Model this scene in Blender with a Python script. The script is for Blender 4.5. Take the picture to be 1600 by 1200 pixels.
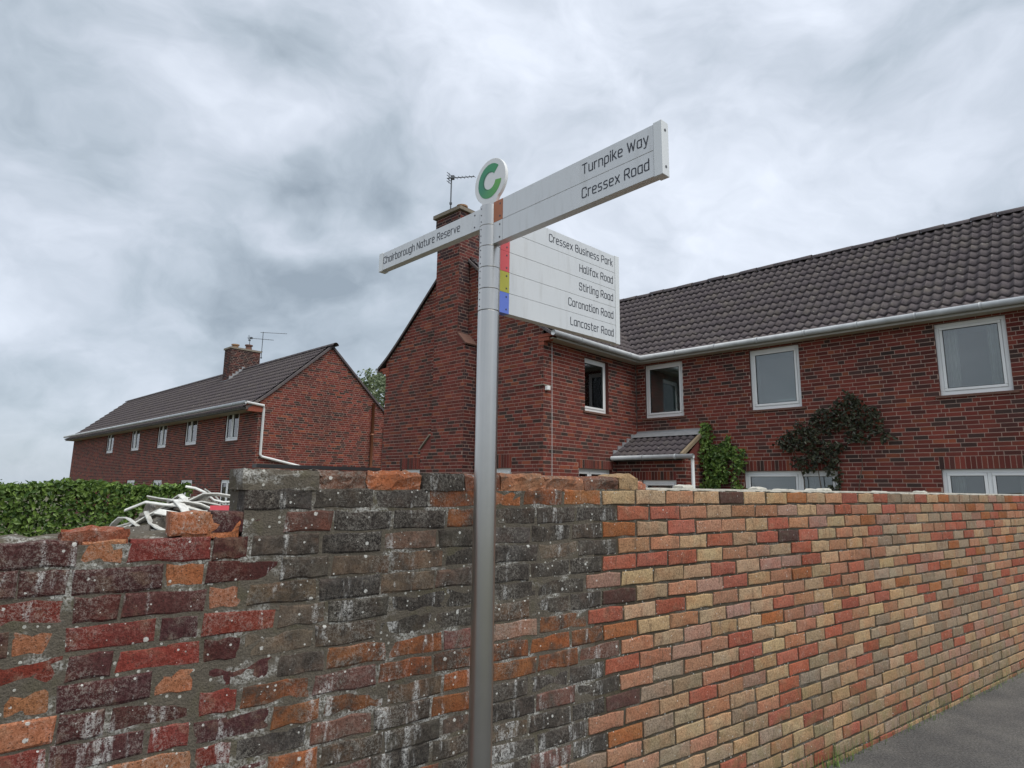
import bpy, math, random
import numpy as np
from mathutils import Matrix, Vector
for o in list(bpy.data.objects): bpy.data.objects.remove(o)
S = bpy.context.scene
COL = S.collection
R = math.radians
rnd = random.Random(7)

# ------------------------------------------------------------------ camera
F_PX, PITCH, ROLL, EYE = 970.0, R(9.635), R(-0.747), 1.6
cr, sr, cp, sp = math.cos(ROLL), math.sin(ROLL), math.cos(PITCH), math.sin(PITCH)
B = np.array([[1, 0, 0], [0, sp, cp], [0, -cp, sp]]) @ np.array([[cr, -sr, 0], [sr, cr, 0], [0, 0, 1]])
cam = bpy.data.cameras.new('camera')
cam.sensor_width = 36.0
cam.lens = 36.0 * F_PX / 1600.0
cam.clip_start, cam.clip_end = 0.05, 3000
camo = bpy.data.objects.new('camera', cam)
COL.objects.link(camo)
m = Matrix.Identity(4)
for i in range(3):
    m[i][0], m[i][1], m[i][2] = B[i][0], -B[i][1], -B[i][2]
m[2][3] = EYE
camo.matrix_world = m
S.camera = camo

# ------------------------------------------------------------------ light
SUN_AZ, SUN_EL = R(138), R(60)      # azimuth clockwise from +y; behind the camera on the right
EXPO = 0.96
S.view_settings.view_transform = 'Standard'
S.view_settings.look = 'None'
S.view_settings.gamma = 1
S.view_settings.exposure = EXPO
S.view_settings.use_curve_mapping = False
sun = bpy.data.lights.new('sun', 'SUN')
sun.energy = 1.5
sun.angle = R(50)
sun.color = (1, .965, .91)
suno = bpy.data.objects.new('sun', sun)
COL.objects.link(suno)
sd = Vector((math.sin(SUN_AZ) * math.cos(SUN_EL), math.cos(SUN_AZ) * math.cos(SUN_EL), math.sin(SUN_EL)))
suno.rotation_euler = sd.to_track_quat('Z', 'Y').to_euler()
suno.location = (6, -6, 14)


class NT:
    """small helper round a node tree"""
    def __init__(s, t): s.t = t; t.nodes.clear()
    def n(s, typ, ins=None, **kw):
        nd = s.t.nodes.new(typ)
        for k, v in kw.items(): setattr(nd, k, v)
        for k, v in (ins or {}).items():
            sock = nd.inputs[k]
            if isinstance(v, bpy.types.NodeSocket): s.t.links.new(v, sock)
            else: sock.default_value = v
        return nd
    def math(s, op, a, b=0.0, c=0.0, clamp=False):
        nd = s.n('ShaderNodeMath', {0: a, 1: b, 2: c}, operation=op); nd.use_clamp = clamp
        return nd.outputs[0]
    def vmath(s, op, a, b=(0, 0, 0)):
        return s.n('ShaderNodeVectorMath', {0: a, 1: b}, operation=op).outputs[0]
    def mix(s, f, a, b, mode='MIX'):
        nd = s.n('ShaderNodeMix', None, data_type='RGBA', blend_type=mode)
        for k, v in ((0, f), (6, a), (7, b)):
            if isinstance(v, bpy.types.NodeSocket): s.t.links.new(v, nd.inputs[k])
            else: nd.inputs[k].default_value = v if k == 0 or len(v) == 4 else (*v, 1)
        return nd.outputs[2]
    def step(s, v, lo, hi):
        nd = s.n('ShaderNodeMapRange', {0: v, 1: lo, 2: hi, 3: 0.0, 4: 1.0}); nd.interpolation_type = 'SMOOTHSTEP'
        return nd.outputs[0]
    def noise(s, vec, scale, detail=4, rough=.55, dist=0.0):
        return s.n('ShaderNodeTexNoise', {'Vector': vec, 'Scale': scale, 'Detail': detail, 'Roughness': rough, 'Distortion': dist}).outputs[0]


# sky: thin blue sky under an uneven layer of cloud, the same all round
W = bpy.data.worlds.new('World')
S.world = W
W.use_nodes = True
t = NT(W.node_tree)
nish = t.n('ShaderNodeTexSky', sky_type='NISHITA', sun_disc=False, sun_elevation=SUN_EL, sun_rotation=SUN_AZ)
gen = t.n('ShaderNodeTexCoord').outputs['Generated']
sky_p = t.vmath('MULTIPLY', gen, (1.0, 1.0, 1.55))
warp = t.n('ShaderNodeTexNoise', {'Vector': sky_p, 'Scale': 2.6, 'Detail': 4}).outputs[1]
pw = t.vmath('ADD', sky_p, t.vmath('MULTIPLY', t.vmath('SUBTRACT', warp, (.5, .5, .5)), (.42, .42, .42)))
big = t.noise(t.vmath('ADD', pw, (2.3, .4, 1.1)), 2.7, 6, .52)
fine = t.noise(pw, 9.0, 6, .58)
dens = t.math('ADD', t.math('MULTIPLY', big, .78), t.math('MULTIPLY', fine, .22))
def pix_dir(px, py):
    v = Vector(B @ np.array([(px - 800) / F_PX, (py - 600) / F_PX, 1.0])); return v.normalized()
wn_ = t.n('ShaderNodeVectorMath', {0: t.vmath('ADD', gen, t.vmath('MULTIPLY', t.vmath('SUBTRACT', warp, (.5, .5, .5)), (.26, .26, .26)))}, operation='NORMALIZE').outputs[0]
for px, py, rad, amt in ((385, 285, 8, -.085), (490, 292, 9, -.105), (600, 318, 6, -.06), (440, 420, 8, -.06), (545, 428, 7, -.05), (380, 90, 9, -.07), (470, 145, 6, -.05), (690, 60, 11, .08), (590, 372, 5, .05), (500, 215, 6, .06), (1000, 330, 14, .04), (430, 355, 6, .06), (1180, 90, 12, -.03)):
    df = t.vmath('MULTIPLY', t.vmath('SUBTRACT', wn_, pix_dir(px, py)), (1.0, 1.0, 2.1))
    ln = t.n('ShaderNodeVectorMath', {0: df}, operation='LENGTH').outputs['Value']
    dens = t.math('ADD', dens, t.math('MULTIPLY', t.math('SUBTRACT', 1.0, t.step(ln, R(rad) * .1, R(rad))), amt))
ramp = t.n('ShaderNodeValToRGB', {0: dens})
cr_ = ramp.color_ramp
cr_.elements[0].position = .30; cr_.elements[0].color = (.172, .205, .240, 1)
cr_.elements[1].position = .66; cr_.elements[1].color = (.465, .497, .555, 1)
e = cr_.elements.new(.42); e.color = (.262, .300, .342, 1)
e = cr_.elements.new(.52); e.color = (.345, .378, .428, 1)
bgs = t.n('ShaderNodeBackground', {0: nish.outputs[0], 1: .08})
bgc = t.n('ShaderNodeBackground', {0: ramp.outputs[0], 1: 1.0})
mx = t.n('ShaderNodeMixShader', {0: .93, 1: bgs.outputs[0], 2: bgc.outputs[0]})
t.n('ShaderNodeOutputWorld', {0: mx.outputs[0]})

# ------------------------------------------------------------------ mesh helpers
class MB:
    """collects polygons; build() links them as one mesh object"""
    def __init__(s): s.v = []; s.f = []; s.c = []
    def poly(s, pts, col=None):
        i = len(s.v); s.v += [tuple(p) for p in pts]; s.f.append(tuple(range(i, i + len(pts)))); s.c.append(col)
    def box(s, x0, x1, y0, y1, z0, z1, col=None, skip=''):
        P = [(x0, y0, z0), (x1, y0, z0), (x1, y1, z0), (x0, y1, z0), (x0, y0, z1), (x1, y0, z1), (x1, y1, z1), (x0, y1, z1)]
        i = len(s.v); s.v += P
        for k, q in dict(b=(3, 2, 1, 0), t=(4, 5, 6, 7), f=(0, 1, 5, 4), r=(1, 2, 6, 5), k=(2, 3, 7, 6), l=(3, 0, 4, 7)).items():
            if k not in skip: s.f.append(tuple(i + a for a in q)); s.c.append(col)
    def tube(s, pts, r, seg=8, cap=True, col=None):
        pts = [Vector(p) for p in pts]; rings = []
        for k, p in enumerate(pts):
            a = pts[max(k - 1, 0)]; b = pts[min(k + 1, len(pts) - 1)]
            d = (b - a).normalized()
            u = d.cross(Vector((0, 0, 1)));
            if u.length < .01: u = Vector((1, 0, 0))
            u.normalize(); w = u.cross(d)
            rr = r[k] if isinstance(r, (list, tuple)) else r
            i = len(s.v); rings.append(i)
            for q in range(seg):
                an = 2 * math.pi * q / seg
                s.v.append(tuple(p + (u * math.cos(an) + w * math.sin(an)) * rr))
        for a, b in zip(rings, rings[1:]):
            for q in range(seg):
                s.f.append((a + q, a + (q + 1) % seg, b + (q + 1) % seg, b + q)); s.c.append(col)
        if cap:
            s.f.append(tuple(rings[0] + q for q in range(seg))); s.f.append(tuple(rings[-1] + q for q in reversed(range(seg)))); s.c += [col, col]
    def mesh(s, name, mat, smooth=False):
        me = bpy.data.meshes.new(name)
        me.from_pydata(s.v, [], s.f)
        if any(c is not None for c in s.c):
            at = me.color_attributes.new('Col', 'FLOAT_COLOR', 'CORNER')
            buf = []
            for p, c in zip(me.polygons, s.c): buf += list((*(c or (.5, .5, .5)), 1)[:4]) * p.loop_total
            at.data.foreach_set('color', buf)
        if smooth: me.polygons.foreach_set('use_smooth', [True] * len(me.polygons))
        if mat: me.materials.append(mat)
        me.update()
        return me
    def build(s, name, mat, parent=None, smooth=False, kind=None):
        return link(name, s.mesh(name, mat, smooth), parent, kind)


def link(name, me, parent=None, kind=None):
    o = bpy.data.objects.new(name, me); COL.objects.link(o)
    if parent: o.parent = parent
    if kind: o['kind'] = kind
    return o


def tag(o, label, cat=None, group=None):
    o['label'] = label
    if cat: o['category'] = cat
    if group: o['group'] = group
    return o


def empty(name, loc, rz=0.0):
    o = bpy.data.objects.new(name, None); o.empty_display_size = .2
    COL.objects.link(o); o.location = loc; o.rotation_euler = (0, 0, rz)
    return o


def bevel(o, w=.003, seg=2):
    md = o.modifiers.new('bevel', 'BEVEL'); md.width = w; md.segments = seg; md.limit_method = 'ANGLE'
    return o


# ------------------------------------------------------------------ materials
def mat(name):
    m_ = bpy.data.materials.new(name); m_.use_nodes = True
    return m_, NT(m_.node_tree)


def finish(tt, col, rough=.8, bump=None, bstr=.3, bdist=.01, metal=0.0, spec=.5, nrm=None):
    ins = {'Base Color': col if isinstance(col, bpy.types.NodeSocket) else (*col, 1), 'Roughness': rough, 'Metallic': metal, 'Specular IOR Level': spec}
    if bump is not None:
        ins['Normal'] = tt.n('ShaderNodeBump', {'Height': bump, 'Strength': bstr, 'Distance': bdist}).outputs[0]
    b = tt.n('ShaderNodeBsdfPrincipled', ins)
    tt.n('ShaderNodeOutputMaterial', {0: b.outputs[0]})
    return b


def simple(name, col, rough=.6, var=.12, scale=20, bstr=.0, metal=0.0, spec=.5):
    m_, tt = mat(name)
    pos = tt.n('ShaderNodeNewGeometry').outputs['Position']
    nz = tt.noise(pos, scale, 5)
    c = tt.mix(nz, [x * (1 - var * 2) for x in col], [min(1, x * (1 + var * 2)) for x in col])
    finish(tt, c, rough, nz if bstr else None, bstr, .004, metal, spec)
    return m_


def attr_brick(name, dirt=.5, bscale=60):
    """far brick: per-brick colour from the mesh, grain and smoky staining on top"""
    m_, tt = mat(name)
    pos = tt.n('ShaderNodeNewGeometry').outputs['Position']
    c = tt.n('ShaderNodeAttribute', attribute_name='Col').outputs['Color']
    n1 = tt.noise(pos, bscale, 4)
    n2 = tt.noise(tt.vmath('MULTIPLY', pos, (1, 1, .45)), 1.3, 5, .62)
    c = tt.mix(.55, c, tt.mix(n1, (.45, .45, .45), (1.0, 1.0, 1.0)), 'MULTIPLY')
    c = tt.mix(tt.math('MULTIPLY', tt.step(n2, .45, .7), dirt), c, (.035, .026, .024))
    finish(tt, c, .9, n1, .35, .006, spec=.25)
    return m_


M = {}
M['hbrick'] = attr_brick('house brick', .32)
M['hbrick_far'] = attr_brick('neighbour brick', .45)
M['mortar'] = simple('house mortar', (.42, .305, .25), .95, .12, 14, .2)
M['upvc'] = simple('white window plastic', (.80, .81, .80), .35, .03, 3)
M['gutter'] = simple('grey-white gutter plastic', (.43, .45, .46), .4, .2, 5)
M['fascia'] = simple('pale painted board', (.42, .41, .38), .6, .08, 4)
M['soffit'] = simple('soffit board', (.40, .36, .30), .7, .06, 4)
M['lead'] = simple('grey lead flashing', (.30, .31, .32), .6, .15, 12, .3)
M['concrete'] = simple('weathered concrete', (.22, .19, .15), .95, .25, 25, .5)
M['clay'] = simple('buff clay pot', (.30, .18, .10), .85, .2, 20, .2)
M['tilesill'] = simple('brown clay sill', (.14, .07, .05), .8, .2, 20, .2)
M['black'] = simple('black plastic', (.012, .012, .013), .5, .1, 10)
M['brownpipe'] = simple('brown painted pipe', (.20, .075, .035), .55, .1, 8)
M['aerial'] = simple('dull aluminium aerial', (.10, .11, .12), .5, .1, 10, 0, .6)
M['room'] = simple('room wall paint', (.82, .85, .83), .9, .05, 2)
M['curtain'] = simple('pale curtain', (.55, .52, .46), .9, .06, 9)
M['wood'] = simple('verge mortar strip', (.26, .20, .13), .9, .2, 18, .2)
M['cheek'] = simple('brick cheek', (.17, .045, .036), .9, .25, 30, .3)
M['kneeler'] = simple('corbel brick', (.27, .075, .045), .9, .25, 30, .3)

m_, tt = mat('window glass')
gpos = tt.n('ShaderNodeNewGeometry').outputs['Position']
gl = tt.n('ShaderNodeBsdfGlossy', {0: (1, 1, 1, 1), 1: .015, 2: tt.n('ShaderNodeBump', {'Height': tt.noise(gpos, 1.6, 2, .4), 'Strength': .5, 'Distance': .06}).outputs[0]})
tr = tt.n('ShaderNodeBsdfTransparent', {0: (.78, .84, .84, 1)})
fr = tt.n('ShaderNodeFresnel', {0: 1.85})
tt.n('ShaderNodeOutputMaterial', {0: tt.n('ShaderNodeMixShader', {0: fr.outputs[0], 1: tr.outputs[0], 2: gl.outputs[0]}).outputs[0]})
M['glass'] = m_

m_, tt = mat('concrete roof tile')
pos = tt.n('ShaderNodeNewGeometry').outputs['Position']
oi = tt.n('ShaderNodeObjectInfo')
n1 = tt.noise(pos, 26, 6, .65); n2 = tt.noise(pos, 3, 4)
c = tt.mix(n1, (.034, .029, .032), (.185, .158, .158))
c = tt.mix(tt.math('MULTIPLY', tt.step(n2, .45, .7), .45), c, (.17, .148, .12))
c = tt.mix(tt.math('MULTIPLY', oi.outputs['Random'], .45), c, (.075, .060, .070))
vo = tt.n('ShaderNodeTexVoronoi', {'Vector': pos, 'Scale': 9.0})
dots = tt.math('MULTIPLY', tt.math('LESS_THAN', vo.outputs['Distance'], .16), tt.step(vo.outputs['Color'], .55, .75))
c = tt.mix(tt.math('MULTIPLY', dots, .55), c, (.36, .35, .30))
finish(tt, c, .9, n1, .6, .01, spec=.3)
M['tile'] = m_


def wall_brick(name, old, use_obj=True):
    """garden wall brick: the brick's own colour plus soot, lichen and lime staining"""
    m_, tt = mat(name)
    pos = tt.n('ShaderNodeNewGeometry').outputs['Position']
    if use_obj:
        oi = tt.n('ShaderNodeObjectInfo'); base, alpha, rn = oi.outputs['Color'], oi.outputs['Alpha'], oi.outputs['Random']
    else:
        at = tt.n('ShaderNodeAttribute', attribute_name='Col'); base, alpha, rn = at.outputs['Color'], .25, .5
    shift = tt.n('ShaderNodeCombineXYZ', {0: tt.math('MULTIPLY', rn, 31.0), 1: tt.math('MULTIPLY', rn, 17.0), 2: 0.0}).outputs[0]
    own = tt.vmath('ADD', pos, shift)                     # differs from brick to brick
    n0 = tt.noise(pos, 330, 3, .6)
    n1 = tt.noise(pos, 105, 5, .65)
    n2 = tt.noise(own, 16, 5, .6, .4)
    n3 = tt.noise(tt.vmath('MULTIPLY', own, (1, 1, .3)), 26, 5, .6)
    n4 = tt.noise(own, 7, 3, .5)
    grain = tt.math('ADD', tt.math('MULTIPLY', n0, .45), tt.math('MULTIPLY', n1, .55))
    gr_ = tt.step(grain, .34, .66)
    # firing differences inside one brick
    c = tt.mix(tt.math('MULTIPLY', tt.step(n4, .45, .62), .5), base, tt.mix(1.0, base, (1.04, .80, .72) if not old else (1.25, .9, .75), 'MULTIPLY'))
    c = tt.mix(tt.math('MULTIPLY', tt.step(n2, .52, .70), .5), c, tt.mix(.5, c, (.36, .27, .18)))
    c = tt.mix(1.0, c, tt.mix(gr_, (.52, .50, .48), (1.22, 1.2, 1.18)), 'MULTIPLY')
    # soot / black algae, amount per brick
    lo = tt.math('SUBTRACT', .80, tt.math('MULTIPLY', alpha, .62))
    soot = tt.n('ShaderNodeMapRange', {0: tt.math('ADD', tt.math('MULTIPLY', n2, .55), tt.math('MULTIPLY', grain, .45)), 1: lo, 2: tt.math('ADD', lo, .17), 3: 0.0, 4: .90 if old else .75}).outputs[0]
    c = tt.mix(soot, c, tt.mix(gr_, (.008, .007, .007), (.085, .074, .063)))
    # mortar and grime smeared over the face
    sm = tt.math('MULTIPLY', tt.step(tt.noise(pos, 21, 5, .65), .55, .70), tt.step(grain, .40, .60))
    c = tt.mix(tt.math('MULTIPLY', sm, .55 if old else .40), c, (.20, .18, .145))
    if old:
        cr2 = tt.math('MULTIPLY', tt.step(tt.noise(pos, 5.5, 5, .65), .42, .62), tt.step(grain, .46, .60))
        c = tt.mix(tt.math('MULTIPLY', cr2, .60), c, (.27, .255, .225))
        hz = tt.n('ShaderNodeSeparateXYZ', {0: pos}).outputs[2]
        lime = tt.math('MULTIPLY', tt.step(tt.math('ADD', tt.noise(tt.vmath('MULTIPLY', pos, (1, 1, .22)), 13, 5, .68), tt.math('MULTIPLY', tt.step(tt.math('SUBTRACT', 1.3, hz), .2, .5), .03)), .575, .67), tt.step(grain, .40, .56))
        c = tt.mix(tt.math('MULTIPLY', lime, .80), c, (.52, .52, .50))
    else:
        c = tt.mix(tt.math('MULTIPLY', tt.step(n3, .55, .72), .50), c, (.095, .066, .045))
        sz = tt.n('ShaderNodeSeparateXYZ', {0: pos}).outputs[2]
        low = tt.math('MULTIPLY', tt.step(tt.math('SUBTRACT', 1.0, sz), .25, .95), tt.step(tt.noise(pos, 8, 4, .6), .42, .64))
        c = tt.mix(tt.math('MULTIPLY', low, .55), c, (.20, .165, .075))
        wh = tt.math('MULTIPLY', tt.step(tt.noise(pos, 13, 4, .6), .60, .70), tt.step(grain, .48, .60))
        c = tt.mix(tt.math('MULTIPLY', wh, .45), c, (.46, .43, .38))
    # white lichen spots of different sizes
    for sc_, thr, keep in ((26.0, .20, .66), (60.0, .24, .74)) if old else ((48.0, .20, .90), (85.0, .25, .86)):
        vo = tt.n('ShaderNodeTexVoronoi', {'Vector': pos, 'Scale': sc_})
        k1 = tt.n('ShaderNodeSeparateColor', {0: vo.outputs['Color']})
        rad = tt.math('MULTIPLY', k1.outputs[1], thr)
        sp1 = tt.math('MULTIPLY', tt.math('LESS_THAN', tt.math('ADD', vo.outputs['Distance'], tt.math('MULTIPLY', tt.math('SUBTRACT', n0, .5), .16)), rad), tt.math('GREATER_THAN', k1.outputs[0], keep))
        c = tt.mix(tt.math('MULTIPLY', sp1, .85), c, (.58, .58, .54))
    vo2 = tt.n('ShaderNodeTexVoronoi', {'Vector': pos, 'Scale': 150.0})
    pit = tt.math('MULTIPLY', tt.math('LESS_THAN', vo2.outputs['Distance'], .30), tt.math('GREATER_THAN', tt.n('ShaderNodeSeparateColor', {0: vo2.outputs['Color']}).outputs[1], .60))
    c = tt.mix(tt.math('MULTIPLY', pit, .6), c, (.05, .035, .028))
    h = tt.math('ADD', tt.math('MULTIPLY', grain, .9), tt.math('ADD', tt.math('MULTIPLY', n2, .9), tt.math('MULTIPLY', pit, -.3)))
    finish(tt, c, .9, h, .9, .006, spec=.2)
    return m_


M['old'] = wall_brick('old garden brick', True)
M['tan'] = wall_brick('newer garden brick', False)
M['tan_far'] = wall_brick('newer garden brick far', False, False)


def wall_mortar(name, a, b, white):
    m_, tt = mat(name)
    pos = tt.n('ShaderNodeNewGeometry').outputs['Position']
    n1 = tt.noise(pos, 150, 5, .65); n2 = tt.noise(pos, 11, 5, .6); n3 = tt.noise(tt.vmath('MULTIPLY', pos, (1, 1, 1.6)), 6, 4, .6)
    c = tt.mix(n1, a, b)
    c = tt.mix(tt.math('MULTIPLY', tt.step(n2, .5, .7), .5), c, (.11, .10, .055))
    c = tt.mix(tt.math('MULTIPLY', tt.math('MULTIPLY', tt.step(n3, .51, .64), tt.step(n1, .38, .60)), white), c, (.52, .52, .49))
    vo = tt.n('ShaderNodeTexVoronoi', {'Vector': pos, 'Scale': 45.0})
    sp1 = tt.math('MULTIPLY', tt.math('LESS_THAN', vo.outputs['Distance'], .2), tt.math('GREATER_THAN', tt.n('ShaderNodeSeparateColor', {0: vo.outputs['Color']}).outputs[0], .6))
    c = tt.mix(tt.math('MULTIPLY', sp1, .8), c, (.55, .55, .5))
    finish(tt, c, .95, tt.math('ADD', n1, n2), .9, .008, spec=.2)
    return m_


M['mort_old'] = wall_mortar('old lime mortar', (.042, .036, .030), (.205, .178, .138), .80)
M['mort_tan'] = wall_mortar('grey cement mortar', (.030, .025, .018), (.135, .112, .080), .22)

m_, tt = mat('brushed steel')
pos = tt.n('ShaderNodeNewGeometry').outputs['Position']
n1 = tt.noise(tt.vmath('MULTIPLY', pos, (60, 60, 6)), 6, 4)
n2 = tt.noise(pos, 9, 4)
finish(tt, tt.mix(n2, (.46, .455, .435), (.56, .55, .53)), tt.math('ADD', tt.math('MULTIPLY', n1, .10), .25), n1, .04, .002, 1.0)
M['steel'] = m_
m_, tt = mat('satin grey sign panel')
pos = tt.n('ShaderNodeNewGeometry').outputs['Position']
n1 = tt.noise(tt.vmath('MULTIPLY', pos, (1, 1, .15)), 38, 5, .6); n2 = tt.noise(pos, 6, 4)
finish(tt, tt.mix(tt.math('MULTIPLY', tt.step(n1, .48, .75), .30), tt.mix(n2, (.60, .62, .63), (.65, .665, .67)), (.42, .42, .40)), tt.math('ADD', tt.math('MULTIPLY', n2, .2), .30), metal=.25)
M['panel'] = m_
M['panelcap'] = simple('satin white end cap', (.66, .68, .68), .4, .02, 3, 0, .2)
M['orange'] = simple('rust orange plate', (.40, .135, .055), .45, .04, 5)
M['red'] = simple('coral red plate', (.62, .085, .095), .45, .04, 5)
M['yellow'] = simple('olive yellow plate', (.42, .40, .045), .45, .04, 5)
M['blue'] = simple('cornflower blue plate', (.12, .19, .62), .45, .04, 5)
M['ink'] = simple('dark slate lettering', (.025, .03, .045), .5, .05, 5)
M['discwhite'] = simple('white enamel disc', (.74, .75, .75), .35, .02, 4)
M['screw'] = simple('dark steel screw', (.10, .10, .11), .4, .1, 10, 0, .8)
m_, tt = mat('green emblem')
c = tt.n('ShaderNodeAttribute', attribute_name='Col').outputs['Color']
finish(tt, c, .4)
M['emblem'] = m_


def leaf_mat(name, a, b, tl=.25):
    m_, tt = mat(name)
    c0 = tt.n('ShaderNodeAttribute', attribute_name='Col').outputs['Color']
    c = tt.mix(tt.n('ShaderNodeSeparateColor', {0: c0}).outputs[0], a, b)
    d = tt.n('ShaderNodeBsdfPrincipled', {'Base Color': c, 'Roughness': .45, 'Specular IOR Level': .4})
    tl_ = tt.n('ShaderNodeBsdfTranslucent', {0: c})
    tt.n('ShaderNodeOutputMaterial', {0: tt.n('ShaderNodeMixShader', {0: tl, 1: d.outputs[0], 2: tl_.outputs[0]}).outputs[0]})
    return m_


M['leaf'] = leaf_mat('creeper leaf', (.03, .075, .014), (.19, .29, .06))
M['darkleaf'] = leaf_mat('dark creeper leaf', (.015, .018, .010), (.06, .065, .032), .15)
M['treeleaf'] = leaf_mat('tree leaf', (.08, .12, .05), (.28, .33, .19), .35)
M['bark'] = simple('bark', (.10, .08, .06), .9, .2, 20, .5)

# ------------------------------------------------------------------ ground
m_, tt = mat('rough grass and soil')
pos = tt.n('ShaderNodeNewGeometry').outputs['Position']
n1 = tt.noise(pos, 3, 6, .65); n2 = tt.noise(pos, 40, 4)
finish(tt, tt.mix(n1, tt.mix(n2, (.04, .06, .02), (.08, .10, .035)), (.13, .10, .07)), .95, n2, .6, .02)
M['ground'] = m_
m_, tt = mat('asphalt footway')
pos = tt.n('ShaderNodeNewGeometry').outputs['Position']
n1 = tt.step(tt.noise(pos, 75, 5, .75), .3, .7); n2 = tt.step(tt.noise(pos, 1.6, 6, .65), .35, .65)
vo = tt.n('ShaderNodeTexVoronoi', {'Vector': tt.vmath('ADD', pos, tt.vmath('MULTIPLY', tt.n('ShaderNodeTexNoise', {'Vector': pos, 'Scale': 3.0}).outputs[1], (.4, .4, .4))), 'Scale': .8}, feature='DISTANCE_TO_EDGE')
ck = tt.math('LESS_THAN', vo.outputs['Distance'], .006)
c = tt.mix(n2, tt.mix(n1, (.035, .035, .035), (.14, .135, .13)), tt.mix(n1, (.075, .072, .065), (.21, .20, .185)))
finish(tt, c, .92, n1, .8, .006)
M['asphalt'] = m_
mb = MB(); mb.poly([(-900, -900, -.01), (900, -900, -.01), (900, 900, -.01), (-900, 900, -.01)])
o = mb.build('ground', M['ground'], kind='structure')

WALL_ANG = math.atan2(math.cos(R(54.036)), math.sin(R(54.036)))
WP0 = Vector((-1.251, 1.724, 0))
wd = Vector((math.cos(WALL_ANG), math.sin(WALL_ANG), 0)); wn = Vector((wd.y, -wd.x, 0))
mb = MB()
mb.poly([WP0 + wd * a + wn * b + Vector((0, 0, .0)) for a, b in ((-30, .0), (-30, 4.0), (40, 4.0), (40, .0))])
o = mb.build('pavement', M['asphalt'], kind='structure')

# ------------------------------------------------------------------ garden walls
def brick_mesh(L, H, D, jit, seed, ch=.004):
    """one brick: uneven chamfered front, open back; 40 triangles"""
    r = random.Random(seed)
    base = [(-L / 2, -H / 2), (-L / 6, -H / 2), (L / 6, -H / 2), (L / 2, -H / 2), (L / 2, H / 2), (L / 6, H / 2), (-L / 6, H / 2), (-L / 2, H / 2)]
    b = MB(); n = 8; rings = []
    out = [(x + r.uniform(-1, 1) * jit, z + r.uniform(-1, 1) * jit) for x, z in base]
    for ins, y in ((ch, 0.0), (0, ch * 1.1), (0, D)):
        i = len(b.v); rings.append(i)
        for x, z in out:
            k = ins * r.uniform(.7, 1.8) if ins else 0
            b.v.append((x - math.copysign(min(k, abs(x) * .5), x), y + (r.uniform(0, jit * .5) if y == 0 else 0), z - math.copysign(k, z)))
    c = len(b.v); b.v.append((0, -r.uniform(0, jit * .4), 0))
    for q in range(n):
        b.f.append((c, rings[0] + q, rings[0] + (q + 1) % n)); b.c.append(None)
        for a, d in ((0, 1), (1, 2)):
            b.f.append((rings[a] + q, rings[d] + q, rings[d] + (q + 1) % n, rings[a] + (q + 1) % n)); b.c.append(None)
    return b


CH, ZT = .0752, 1.608
PAL = dict(y=(.44, .312, .188), s=(.40, .21, .128), r=(.37, .122, .078), p=(.37, .225, .168), o=(.36, .145, .06), d=(.10, .056, .046), g=(.32, .25, .175),
           k=(.12, .108, .094), n=(.175, .132, .096), m=(.18, .092, .075), q=(.29, .115, .05), R=(.19, .044, .034), M=(.085, .033, .032), O=(.36, .15, .075))
SOOT = dict(k=.72, n=.62, m=.56, q=.60, o=.22, d=.45, g=.25, y=.17, s=.16, r=.16, p=.2, R=.22, M=.3, O=.10)


def wall_root(name, label):
    o_ = empty(name, WP0, WALL_ANG)
    tag(o_, label, 'wall')
    return o_


old_wall = wall_root('garden_wall', 'old soot-blackened garden wall with white lichen spots, behind the signpost')
tan_wall = wall_root('garden_wall', 'tan and red brick garden wall running off to the right')
red_wall = wall_root('garden_wall', 'low maroon and orange brick wall with broken top at left of old wall')

V_old = [brick_mesh(.217, .0685, .10, .0042, 10 + i, .005).mesh('old_brick', M['old']) for i in range(6)]
V_oldh = [brick_mesh(.107, .0685, .10, .0036, 30 + i, .005).mesh('old_header', M['old']) for i in range(4)]
V_tan = [brick_mesh(.213, .0632, .10, .0038, 50 + i, .0030).mesh('tan_brick', M['tan']) for i in range(6)]
V_tanh = [brick_mesh(.103, .0632, .10, .0034, 70 + i, .0030).mesh('tan_header', M['tan']) for i in range(3)]


def put_brick(parent, full, half, x0, x1, z0, code, y=0.0, jit=1.0):
    L = x1 - x0 - .012
    src, ref = (full, .213) if L > .155 else (half, .103)
    o_ = link('brick', rnd.choice(src), parent)
    o_.location = ((x0 + x1) / 2 + rnd.uniform(-.0015, .0015) * jit, y + rnd.uniform(-.003, .002) * jit, z0 + CH / 2 + rnd.uniform(-.0015, .0015) * jit)
    o_.rotation_euler = (rnd.uniform(-.008, .008) * jit, rnd.uniform(-.008, .008) * jit, rnd.uniform(-.008, .008) * jit)
    o_.scale = (L / ref, 1, 1)
    c = PAL[code]; v = rnd.uniform(.82, 1.16); w_ = rnd.uniform(.94, 1.07)
    o_.color = (c[0] * v, c[1] * v * w_, c[2] * v * w_ * rnd.uniform(.9, 1.1), min(1, max(0, SOOT[code] + rnd.uniform(-.09, .09))))
    return o_


def spans(a, b, first):
    xs = [a]; x = a + first
    while x < b - .07: xs.append(x); x += .225 + rnd.uniform(-.004, .004)
    xs.append(b)
    return list(zip(xs, xs[1:]))


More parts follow.
